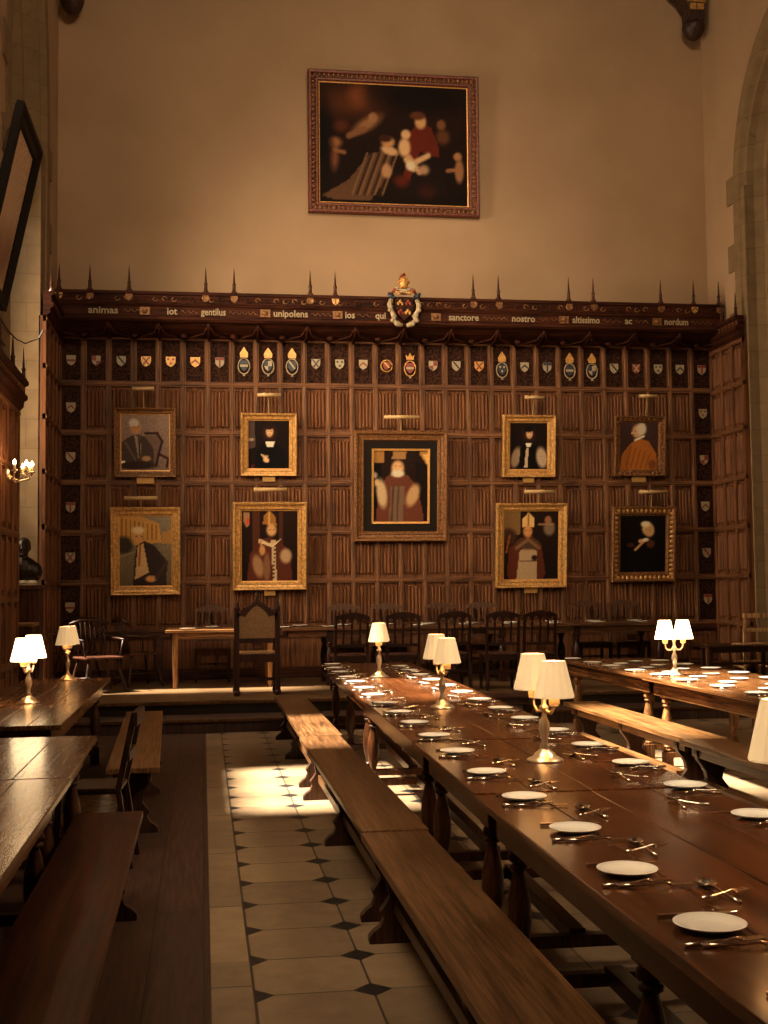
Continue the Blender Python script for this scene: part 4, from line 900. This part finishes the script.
# ------------------------------------------------------------------ chairs
def arch_chair(label, wood_='dark_leg', seatm='dark', Hb=.98, w=.44, loc=(0, 0, 0), rz=0, group=None, bars=3):
    r = empty('dining_chair', loc, rz, label, 'chair', group); d = .42; S_ = .46
    MB().box(-w / 2, w / 2, -d / 2 + .02, d / 2, S_ - .035, S_).build('seat', seatm, r, .012)
    b = MB(); b.box(-w / 2 + .02, w / 2 - .02, d / 2 - .045, d / 2 - .02, S_ - .09, S_ - .035); b.box(-w / 2 + .02, w / 2 - .02, -d / 2 + .02, -d / 2 + .045, S_ - .09, S_ - .035); [b.box(s * (w / 2 - .03) - .012, s * (w / 2 - .03) + .012, -d / 2 + .04, d / 2 - .04, S_ - .09, S_ - .035) for s in (-1, 1)]
    b.build('seat_frame', wood_, r)
    for s in (-1, 1):
        b = MB(); x = s * (w / 2 - .022); b.bar((x, d / 2 - .03, 0), (x, d / 2 - .03, S_ - .035), .03, .03, w2=.042, h2=.042); b.build('leg', wood_, r, .003)
        b = MB(); b.bar((x, -d / 2 - .03, 0), (x, -d / 2 + .01, S_), .036, .036); b.bar((x, -d / 2 + .01, S_), (x, -d / 2 - .055, Hb - .05), .036, .032, w2=.03, h2=.028); b.build('back_leg', wood_, r, .003)
    yb = lambda z: -d / 2 + .01 - .065 * (z - S_) / (Hb - .05 - S_)
    # top rail: humped above, row of little arches below
    n = bars + 1; g = (w - .03) / n; top = []; N = 16
    for i in range(N + 1):
        t = i / N; u = -w / 2 + w * t; top.append((u, Hb - .045 + .045 * math.sin(math.pi * t) ** 1.3 - .012 * (abs(2 * t - 1) > .96)))
    low = []
    for k in range(n):
        for j in range(7):
            t = j / 6; u = -w / 2 + .015 + g * (k + t); low.append((u, Hb - .155 + .075 * math.sin(math.pi * t) ** .6))
    poly = top + low[::-1]
    MB().prism(poly, lambda u, v, a: (u, yb(v) + a, v), -.012, .012).build('top_rail', wood_, r)
    for k in range(1, n):
        x = -w / 2 + .015 + g * k
        MB().bar((x, yb(S_ + .12), S_ + .12), (x, yb(Hb - .14), Hb - .14), .026, .016).build('splat', wood_, r)
    MB().bar((-w / 2 + .02, yb(S_ + .11), S_ + .11), (w / 2 - .02, yb(S_ + .11), S_ + .11), .02, .04).build('lower_rail', wood_, r)
    b = MB(); [b.box(s * (w / 2 - .022) - .01, s * (w / 2 - .022) + .01, -d / 2 - .01, d / 2 - .03, .17, .20) for s in (-1, 1)]; b.box(-w / 2 + .02, w / 2 - .02, -.01, .01, .175, .195); b.box(-w / 2 + .02, w / 2 - .02, -d / 2 - .015, -d / 2 + .005, .22, .25)
    b.build('stretcher', wood_, r)
    return r
GC = 'arched back chairs along the near side of the high table'
c0 = arch_chair('arched back chair first to the right of the carved throne chair', loc=(1.80, 15.28, .3), rz=.05)
T0 = snapshot(c0)
for x, y, rz, lab in [(2.45, 15.22, -.03, 'arched back chair second to the right of the carved throne chair'), (3.09, 15.30, .06, 'arched back chair behind the lamp with close paired shades'),
                      (3.66, 15.02, -.02, 'arched back chair second from the right in the near row on the dais'), (4.12, 15.02, .03, 'arched back chair at the right end of the near row on the dais')]:
    copy_tree(c0, (x, y, .3), rz, lab, GC, T0)
c0['group'] = GC
GF = 'light chairs on the wall side of the high table'
c1 = arch_chair('light brown chair on the wall side, just left of the throne chair', 'wall_chair', 'wall_chair', Hb=1.06, w=.50, loc=(.13, 17.36, .3), rz=math.pi, bars=4, group=GF)
T1 = snapshot(c1)
for x, lab in [(2.0, 'light brown chair on the wall side, first right of the throne chair'), (2.62, 'light brown chair on the wall side under the central portrait, left one'), (3.45, 'light brown chair on the wall side under the central portrait, right one'),
               (4.02, 'light brown chair on the wall side between the central and white robed bishop portraits'), (5.62, 'brown chair on the wall side right of the white robed bishop portrait'), (6.2, 'brown chair on the wall side farthest right, under the dark portrait')]:
    copy_tree(c1, (x, 17.36, .3), math.pi + random.uniform(-.08, .08), lab, GF, T1)

def windsor(label, loc, rz, group):
    r = empty('spindle_armchair', loc, rz, label, 'chair', group); w = .5; d = .44
    MB().box(-w / 2, w / 2, -d / 2, d / 2, .42, .45).build('seat', 'dark', r, .012)
    for sx in (-1, 1):
        for sy in (-1, 1):
            p0 = Vector((sx * (w / 2 + .03), sy * (d / 2 + .02), 0)); p1 = Vector((sx * (w / 2 - .06), sy * (d / 2 - .06), .42))
            pts = [p0.lerp(p1, t) for t in (0, .15, .3, .38, .42, .46, .6, .8, 1)]
            MB().tube(pts, [.012, .016, .022, .014, .022, .014, .020, .018, .014], 8).build('leg', 'dark_worn', r)
    b = MB(); [b.tube([(sx * w / 2, -d / 2, .18), (sx * w / 2, d / 2, .18)], .011, 6) for sx in (-1, 1)]; b.tube([(-w / 2, 0, .18), (w / 2, 0, .18)], .011, 6); b.build('stretcher', 'dark_worn', r)
    for i in range(7):
        x = -w / 2 + .05 + (w - .1) * i / 6
        MB().tube([(x * .9, -d / 2 + .03, .45), (x, -d / 2 - .05, .88)], [.010, .007], 6).build('spindle', 'dark_worn', r)
    b = MB(); b.tube([(-w / 2 - .02, -d / 2 - .04, .86), (-w / 4, -d / 2 - .07, .90), (0, -d / 2 - .075, .91), (w / 4, -d / 2 - .07, .90), (w / 2 + .02, -d / 2 - .04, .86)], .020, 8); b.build('top_rail', 'dark_worn', r)
    for s in (-1, 1):
        b = MB(); b.tube([(s * w / 2, -d / 2 - .03, .68), (s * (w / 2 + .03), 0, .67), (s * (w / 2 + .02), d / 2 - .04, .66)], .014, 7); b.tube([(s * (w / 2 - .02), d / 2 - .08, .44), (s * (w / 2 + .02), d / 2 - .06, .66)], .011, 6)
        b.build('arm', 'dark_worn', r)
    return r
G3 = 'dark spindle chairs in the shadow at the left of the dais'
wa = windsor('dark spindle armchair beside the pale table at the left of the dais', (-.86, 16.9, .3), -math.pi / 2 + .4, G3); TW = snapshot(wa)
copy_tree(wa, (-1.32, 16.0, .3), math.pi + .5, 'dark spindle armchair in shadow below the seated college portraits', G3, TW)
copy_tree(wa, (-1.70, 17.2, .3), math.pi - .2, 'dark spindle armchair farthest into the left corner behind a lamp', G3, TW)

# carved throne chair, seen from behind
r = empty('throne_chair', (.645, 14.9, .3), 0, 'tall carved chair with leather back panel and pointed ogee top, on the dais', 'chair')
w = .55
for s in (-1, 1):
    b = MB(); x = s * (w / 2 - .03); b.box(x - .032, x + .032, -.03, .03, .07, 1.02); b.lathe([(.03, 0), (.042, .02), (.042, .05), (.028, .075)], (x, 0, 0), 10); b.lathe([(.03, 1.02), (.038, 1.03), (.036, 1.06), (.022, 1.085), (.026, 1.10), (.0, 1.15)], (x, 0, 0), 10)
    b.build('back_post', 'throne', r, .003)
    b = MB(); b.box(x - .028, x + .028, .44, .50, .07, .66); b.lathe([(.03, 0), (.04, .02), (.04, .05), (.028, .075)], (x, .47, 0), 10); b.build('front_leg', 'throne', r, .003)
    MB().tube([(x, 0, .72), (x, .2, .70), (x, .42, .68), (x, .52, .66), (x, .53, .62)], [.028, .026, .03, .034, .026], 8).build('arm', 'throne', r)
    b = MB(); b.box(x - .015, x + .015, .02, .45, .16, .20); b.box(x - .015, x + .015, .02, .45, .40, .46); b.build('side_rail', 'throne', r)
og = [(-.245, .985), (-.20, 1.0), (-.13, 1.04), (-.07, 1.085), (-.03, 1.13), (-.015, 1.17), (0, 1.20), (.015, 1.17), (.03, 1.13), (.07, 1.085), (.13, 1.04), (.20, 1.0), (.245, .985)]
low = [(.245, .90), (.22, .955), (.18, .965), (.145, .945), (.12, .99), (.06, 1.05), (0, 1.085), (-.06, 1.05), (-.12, .99), (-.145, .945), (-.18, .965), (-.22, .955), (-.245, .90)]
tr = MB().prism(og + low, lambda u, v, a: (u, a, v), -.03, .03).build('crest_rail', 'throne', r)
b = MB()
for k in range(6):
    for s in (-1, 1): t = k / 6; b.sph((s * (.22 - .19 * t), 0, 1.005 + .13 * t ** 1.3), (.016, .02, .018), 0, 6, 4)
b.build('crockets', 'throne', tr)
MB().lathe([(.01, 1.17), (.022, 1.19), (.026, 1.205), (.014, 1.22), (.0, 1.26)], (0, 0, 0), 8).build('finial', 'throne', tr)
MB().prism([(-.235, .66), (.235, .66), (.235, .93), (.18, .97), (.13, .96), (.06, 1.055), (0, 1.09), (-.06, 1.055), (-.13, .96), (-.18, .97), (-.235, .93)], lambda u, v, a: (u, a, v), -.018, .02).build('leather_back', 'leather', r)
b = MB(); b.box(-.245, .245, -.028, .028, .63, .69); b.box(-.245, .245, -.028, .028, .40, .50); b.box(-.245, .245, .44, .48, .38, .46); b.box(-.245, .245, .23, .27, .16, .20); b.build('cross_rail', 'throne', r, .003)
MB().box(-.24, .24, .03, .50, .46, .52).build('seat', 'leather', r, .02)

# small side chair at the left tables
r = empty('side_chair', (-.65, 7.40, 0), math.radians(87), 'small dark chair with raked back beside the left bench, facing the tables', 'chair')
MB().box(-.2, .2, -.19, .19, .425, .455).build('seat', 'dark_worn', r, .008)
for s in (-1, 1):
    b = MB(); b.bar((s * .18, .17, 0), (s * .17, .15, .43), .026, .026, w2=.036, h2=.036); b.build('leg', 'dark_worn', r)
    b = MB(); b.bar((s * .19, -.25, 0), (s * .185, -.18, .44), .028, .030); b.bar((s * .185, -.18, .44), (s * .185, -.27, .87), .026, .034); b.build('back_leg', 'dark_worn', r, .003)
b = MB(); b.box(-.21, .21, -.29, -.255, .80, .88); b.build('top_rail', 'dark_worn', r, .006)
MB().box(-.19, .19, -.245, -.215, .60, .655).build('middle_rail', 'dark_worn', r, .005)
b = MB(); b.box(-.19, .19, -.23, -.21, .2, .225); [b.box(s * .185 - .01, s * .185 + .01, -.22, .16, .16, .185) for s in (-1, 1)]; b.build('stretcher', 'dark_worn', r)

# chairs and bench in the right corner of the dais
def ladder_chair(label, loc, rz, mat, H=.87):
    r = empty('ladder_back_chair', loc, rz, label, 'chair'); w = .42
    MB().box(-w / 2, w / 2, -.2, .2, .42, .45).build('seat', mat, r, .006)
    for s in (-1, 1):
        MB().bar((s * .19, .19, 0), (s * .185, .17, .42), .03, .03).build('leg', mat, r)
        b = MB(); b.bar((s * .19, -.22, 0), (s * .19, -.19, .44), .032, .032); b.bar((s * .19, -.19, .44), (s * .19, -.27, H), .03, .03); b.build('back_leg', mat, r)
    MB().box(-.225, .225, -.285, -.25, H - .06, H).build('top_rail', mat, r, .004)
    MB().box(-.225, .225, -.26, -.225, H - .25, H - .20).build('middle_rail', mat, r, .004)
    b = MB(); b.box(-.19, .19, -.215, -.20, .18, .21); b.box(-.19, .19, .165, .18, .18, .21); [b.box(s * .185 - .01, s * .185 + .01, -.2, .17, .12, .145) for s in (-1, 1)]; b.build('stretcher', mat, r)
ladder_chair('pale chair with two back rails in the right corner of the dais', (7.55, 16.2, .3), -.03, 'pale_oak')
ladder_chair('dark chair beside the pale railed chair, cut by the right edge', (7.95, 15.2, .3), .3, 'dark_worn', .74)
ladder_chair('orange brown chair tucked behind the low bench in the right corner', (7.05, 16.45, .3), math.pi + .25, 'mid_oak', .60)
r = empty('side_bench', (7.12, 15.72, .3), 0, 'plain dark bench in the right corner of the dais before the pale chair', 'bench')
MB().box(-.48, .48, -.17, .17, .42, .45).build('seat', 'dark_worn', r, .004)
for sx in (-1, 1):
    for sy in (-1, 1): MB().bar((sx * .43, sy * .13, 0), (sx * .43, sy * .12, .42), .04, .04).build('leg', 'dark_worn', r)
b = MB(); b.box(-.43, .43, -.13, -.11, .2, .23); b.box(-.43, .43, -.15, -.13, .36, .42); b.build('stretcher', 'dark_worn', r)

# bust, plinth and side table in the left recess
r = empty('bust', (-2.15, 15.3, 1.68), 0, 'dark bronze bust of a man on a plinth in the left stone recess', 'bust')
b = MB(); b.sph((0, 0, .16), (.19, .13, .17)); b.sph((-.13, 0, .14), (.10, .10, .12)); b.sph((.13, 0, .14), (.10, .10, .12)); b.tube([(0, 0, .22), (0, -.01, .38)], .06, 12); b.sph((0, -.02, .43), (.078, .098, .115)); b.tube([(0, -.11, .45), (0, -.135, .41), (0, -.11, .40)], [.008, .018, .012], 6)
for s in (-1, 1): b.sph((s * .08, 0, .43), (.014, .025, .035)); b.sph((s * .03, -.10, .45), (.016, .012, .010))
b.sph((0, -.112, .375), (.028, .012, .010)); b.sph((0, .02, .47), (.088, .10, .09)); b.sph((0, -.1, .34), (.035, .03, .025)); b.box(-.14, .14, -.09, .09, 0, .06)
o = b.build('bust_figure', 'bronze', r); m_ = o.modifiers.new('remesh', 'REMESH'); m_.mode = 'VOXEL'; m_.voxel_size = .010; m_.use_smooth_shade = True
MB().box(-.16, .16, -.12, .12, -.0, .035).build('socle', 'stone_sunpatch', r, .005)
r = empty('plinth', (-2.15, 15.3, .3), 0, 'brown wooden plinth carrying the bronze bust in the left recess', 'plinth')
MB().box(-.22, .22, -.2, .2, .08, 1.30).build('shaft', 'dark', r, .004); MB().box(-.25, .25, -.23, .23, 1.30, 1.36).build('cap', 'dark', r, .01); MB().box(-.25, .25, -.23, .23, 0, .08).build('base', 'dark', r, .01)
r = empty('console_table', (-2.12, 14.78, .3), 0, 'small console with pale edged top before the plinth in the left recess', 'table')
MB().box(-.22, .20, -.22, .22, .88, .92).build('tabletop', 'light_oak_x', r, .006); MB().box(-.20, .17, -.19, .19, .78, .88).build('apron', 'dark', r)
for sx in (-.19, .16):
    for sy in (-.18, .18): MB().bar((sx, sy, 0), (sx, sy, .80), .04, .04).build('leg', 'dark', r)

# electric candle bracket on the left panelling
r = empty('wall_sconce', (-1.93, 12.55, 2.74), 0, 'brass wall bracket with glowing electric candles on the left panelling', 'wall light')
MB().lathe([(.06, 0), (.07, .01), (.05, .025), (.02, .03)], (0, 0, 0), 12, ax=Matrix.Rotation(math.pi / 2, 3, 'Y')).build('backplate', 'brass', r)
for k, (dx, dy) in enumerate([(.10, -.16), (.20, -.07), (.24, .05), (.20, .16), (.12, .26)]):
    a = MB().tube([(.02, 0, 0), (dx * .5, dy * .5, -.06), (dx * .95, dy * .95, -.03), (dx, dy, .02)], .008, 6); a.lathe([(.012, 0), (.032, .008), (.03, .018), (.012, .02)], (dx, dy, .02), 10)
    ao = a.build('arm', 'brass', r)
    MB().lathe([(.012, 0), (.012, .05)], (dx, dy, .04), 8).build('candle_sleeve', 'candle', ao)
    MB().lathe([(.009, 0), (.017, .018), (.012, .038), (0, .055)], (dx, dy, .09), 8).build('bulb', 'bulb', ao)
lamp('sconce_light', 'POINT', (-1.70, 12.6, 2.95), (0, 0, 0), 9, (1, .62, .30), shadow_soft_size=.12)

# ------------------------------------------------------------------ table lamps
def table_lamp(label, x, y, rz, shade='shade', group='two branched table lamps with pale shades', z=.76, e=1.0, droop=0):
    r = empty('table_lamp', (x, y, z), rz, label, 'lamp', group)
    MB().lathe([(.086, 0), (.086, .006), (.078, .012), (.055, .022), (.048, .035), (.030, .048), (.020, .06)], n=20).build('base', 'brass', r)
    MB().lathe([(.018, .055), (.024, .066), (.014, .08), (.018, .11), (.026, .145), (.024, .175), (.013, .20), (.011, .225), (.024, .238), (.022, .25), (.012, .262), (.014, .30), (.020, .315), (.010, .34), (0, .36)], n=16).build('stem', 'brass', r)
    for s in (-1, 1):
        q = abs(droop) if s * droop > 0 else 0
        a = MB().tube([(0, 0, .25), (s * .03, 0, .228), (s * .06, 0, .225), (s * .085, 0, .25), (s * .088, 0, .285 - q)], [.007, .008, .008, .007, .006], 7); a.lathe([(.008, 0), (.024, .006), (.022, .014), (.01, .016)], (s * .088, 0, .28 - q), 12)
        ao = a.build('arm', 'brass', r)
        MB().lathe([(.020, 0), (.025, .004), (.025, .055), (.018, .058)], (s * .088, 0, .292 - q), 14).build('candle_sleeve', 'candle', ao)
        b = MB(); n = 28; vs = []; fs = []
        for j, (rr, zz) in enumerate([(.092, .325), (.0925, .331), (.0555, .487), (.055, .493), (.052, .493), (.089, .325)]):
            for k in range(n): t = 2 * math.pi * k / n; f_r = rr + (.0012 if k % 2 else -.0012) * (j in (1, 2)); vs.append((s * .088 + f_r * math.cos(t), f_r * math.sin(t), zz - q))
        for j in range(6): fs += [(j * n + k, j * n + (k + 1) % n, ((j + 1) % 6) * n + (k + 1) % n, ((j + 1) % 6) * n + k) for k in range(n)]
        b.add(vs, fs, 0, False); b.build('lamp_shade', shade, r)
        l = bpy.data.lights.new('bulb_light', 'POINT'); l.energy = 2.2 * e; l.color = (1, .68, .36); l.shadow_soft_size = .02
        lo = bpy.data.objects.new('bulb_light', l); COL.objects.link(lo); lo.parent = r; lo.location = (s * .088, 0, .40)
    return r
table_lamp('lamp at the far end of the central row, its shades overlapping as one', 1.60, 11.20, math.radians(78))
table_lamp('second farthest lamp of the central row, shades close together', 1.60, 8.20, math.radians(-77), droop=.02)
table_lamp('large lamp in the middle of the central row with two yellowish shades', 1.575, 5.60, math.radians(-73), droop=.026)
table_lamp('nearest lamp of the central row, only a shade showing at the right edge', 1.62, 3.13, math.radians(-60))
table_lamp('lamp on the right table row with its two shades side by side', 4.21, 10.62, math.radians(5), 'shade_bright')
table_lamp('brightest lamp at the left, nearest on the dark left table', -1.27, 9.35, math.radians(74), 'shade_bright', droop=-.015)
table_lamp('smaller looking lamp farther along the dark left table', -1.24, 11.70, math.radians(84))

# ------------------------------------------------------------------ tableware
def plate_proto():
    pr = [(0, .004), (.050, .004), (.058, .007), (.078, .013), (.095, .019), (.096, .021), (.094, .022), (.076, .017), (.060, .011), (.052, .008), (0, .008)]
    b = MB().lathe([(.001, .0)] + [(.052, .0), (.056, .003), (.078, .010), (.096, .017), (.097, .019), (.095, .020), (.077, .0135), (.060, .0085), (.052, .0065), (.0, .0065)], n=28)
    return b.build('plate', 'plate')
def knife_proto():
    b = MB(); b.bar((0, -.105, .005), (0, -.015, .005), .014, .008, w2=.011, h2=.007); b.bar((0, -.015, .004), (0, .085, .004), .017, .0025, w2=.015); b.bar((0, .085, .004), (0, .105, .004), .015, .0025, w2=.004); return b.build('table_knife', 'silver', bevel=.001)
def fork_proto(k=1.0, name='fork'):
    b = MB(); b.tube([(0, -.10 * k, .005), (0, -.05 * k, .006), (0, 0, .009), (0, .03 * k, .012), (0, .045 * k, .008)], [.006, .0045, .003, .0035, .006], 6); b.box(-.011, .011, .042 * k, .056 * k, .005, .008)
    for i in range(4): b.bar((-.0095 + .0063 * i, .055 * k, .0065), (-.0095 + .0063 * i, .10 * k, .009), .0032, .002)
    return b.build(name, 'silver')
def spoon_proto():
    b = MB(); b.tube([(0, -.10, .004), (0, -.05, .005), (0, 0, .010), (0, .035, .012), (0, .05, .010)], [.007, .0045, .003, .0035, .005], 6)
    n = 14; vs = []; fs = []
    for j, (k, z) in enumerate([(1, .013), (.75, .007), (.4, .003), (.02, .002), (.02, .0005), (.42, .001), (.8, .005), (1.06, .012)]):
        for i in range(n): t = 2 * math.pi * i / n; vs.append((.025 * k * math.cos(t), .086 + .038 * k * math.sin(t), z * 1.2))
    for j in range(7): fs += [(j * n + i, j * n + (i + 1) % n, (j + 1) * n + (i + 1) % n, (j + 1) * n + i) for i in range(n)]
    fs += [(7 * n + i, 7 * n + (i + 1) % n, (i + 1) % n, i) for i in range(n)]
    b.add(vs, fs, 0, True); return b.build('spoon', 'silver')
PR = {'plate': plate_proto(), 'table_knife': knife_proto(), 'fork': fork_proto(), 'spoon': spoon_proto(), 'dessert_fork': fork_proto(.85, 'dessert_fork')}
used = set()
def put(kind, x, y, z, rz, label, cat, group, scale=1.0):
    o = PR[kind]
    if kind in used: o = o.copy(); COL.objects.link(o)
    used.add(kind); o.location = (x, y, z); o.rotation_euler = (0, 0, rz); o.scale = (scale,) * 3
    return tag(o, label, cat, group)
def setting(x, y, s, nth, row, last=False):
    """s = +1: diner on the aisle side (left), -1: diner on the right"""
    z = .7605; H = math.pi / 2; j = lambda a: random.uniform(-a, a)
    at = ', %s from near end, %s row of central tables' % (nth, row)
    put('plate', x, y, z, 0, 'white side plate' + at, 'plate', 'white plates of the %s row' % row, .89)
    put('table_knife', x + s * .02, y + .115 + j(.01), z, -H * s + j(.05), 'silver knife at the plate' + at, 'knife', 'knives of the %s row' % row)
    put('fork', x - s * .02, y - .125 + j(.008), z, -H * s + .13 + j(.05), 'inner fork by the plate' + at, 'fork', 'inner forks of the %s row' % row)
    put('fork', x + s * .02, y - .165 + j(.008), z, -H * s - .10 + j(.06), 'outer fork at the plate' + at, 'fork', 'outer forks of the %s row' % row)
    if last: return
    put('spoon', x + s * .16, y + .29 + j(.015), z, .12 * s + j(.15), 'spoon beyond the plate' + at, 'spoon', 'spoons of the %s row' % row)
    put('dessert_fork', x + s * .15, y + .265 + j(.015), z + .008, -H * .62 * s + j(.2), 'small crossed fork beyond the plate' + at, 'fork', 'small forks of the %s row' % row)
YL = [2.22, 2.8, 3.37, 3.97, 4.60, 5.25, 5.94, 6.60, 7.26, 7.90, 8.54, 9.21, 9.87, 10.55, 11.15, 11.84, 12.46, 13.08]
XLp = [1.18, 1.18, 1.18, 1.215, 1.21, 1.215, 1.23, 1.24, 1.245, 1.25, 1.26, 1.265, 1.285, 1.30, 1.30, 1.31, 1.32, 1.36]
for k in range(18):
    y = YL[k]; x = XLp[k]
    setting(x, y, 1, ORD[k], 'bench side', k == 17)
for k in range(14):
    y = 4.08 + .65 * k; x = 1.90 + .012 * (y - 4.08)
    setting(x, y, -1, ORD[k], 'right hand')
for col, (x, y0, n, s, nm) in enumerate([(4.04, 8.57, 8, 1, 'outer left'), (4.27, 8.93, 6, .8, 'inner left'), (4.52, 8.60, 7, .8, 'inner right'), (4.80, 9.28, 6, 1, 'outer right')]):
    for k in range(n):
        put('plate', x + random.uniform(-.015, .015), y0 + .65 * k + random.uniform(-.03, .03), .7605, 0, 'white plate, %s from near end, %s column of right tables' % (ORD[k], nm), 'plate', 'plates of the %s column on the right tables' % nm, s)
for k in range(7):
    put('table_knife', 4.10, 8.75 + .65 * k, .7605, -1.5, 'silver knife beside the %s outer left plate on the right tables' % ORD[k], 'knife', 'knives on the right tables')
    put('fork', 4.06, 8.42 + .65 * k, .7605, -1.7, 'silver fork beside the %s outer left plate on the right tables' % ORD[k], 'fork', 'forks on the right tables')
for k in range(11):
    x = -.2 + .62 * k
    if .3 < x < .99: continue
    put('plate', x, 16.32, 1.0605, 0, 'white plate, %s from the left along the near edge of the high table' % ORD[k], 'plate', 'near side plates on the high table', 1.15)
for k in range(11):
    x = .12 + .6 * k
    put('plate', x, 16.93, 1.0605, 0, 'white plate, %s from the left along the wall side of the high table' % ORD[k], 'plate', 'wall side plates on the high table', 1.15)
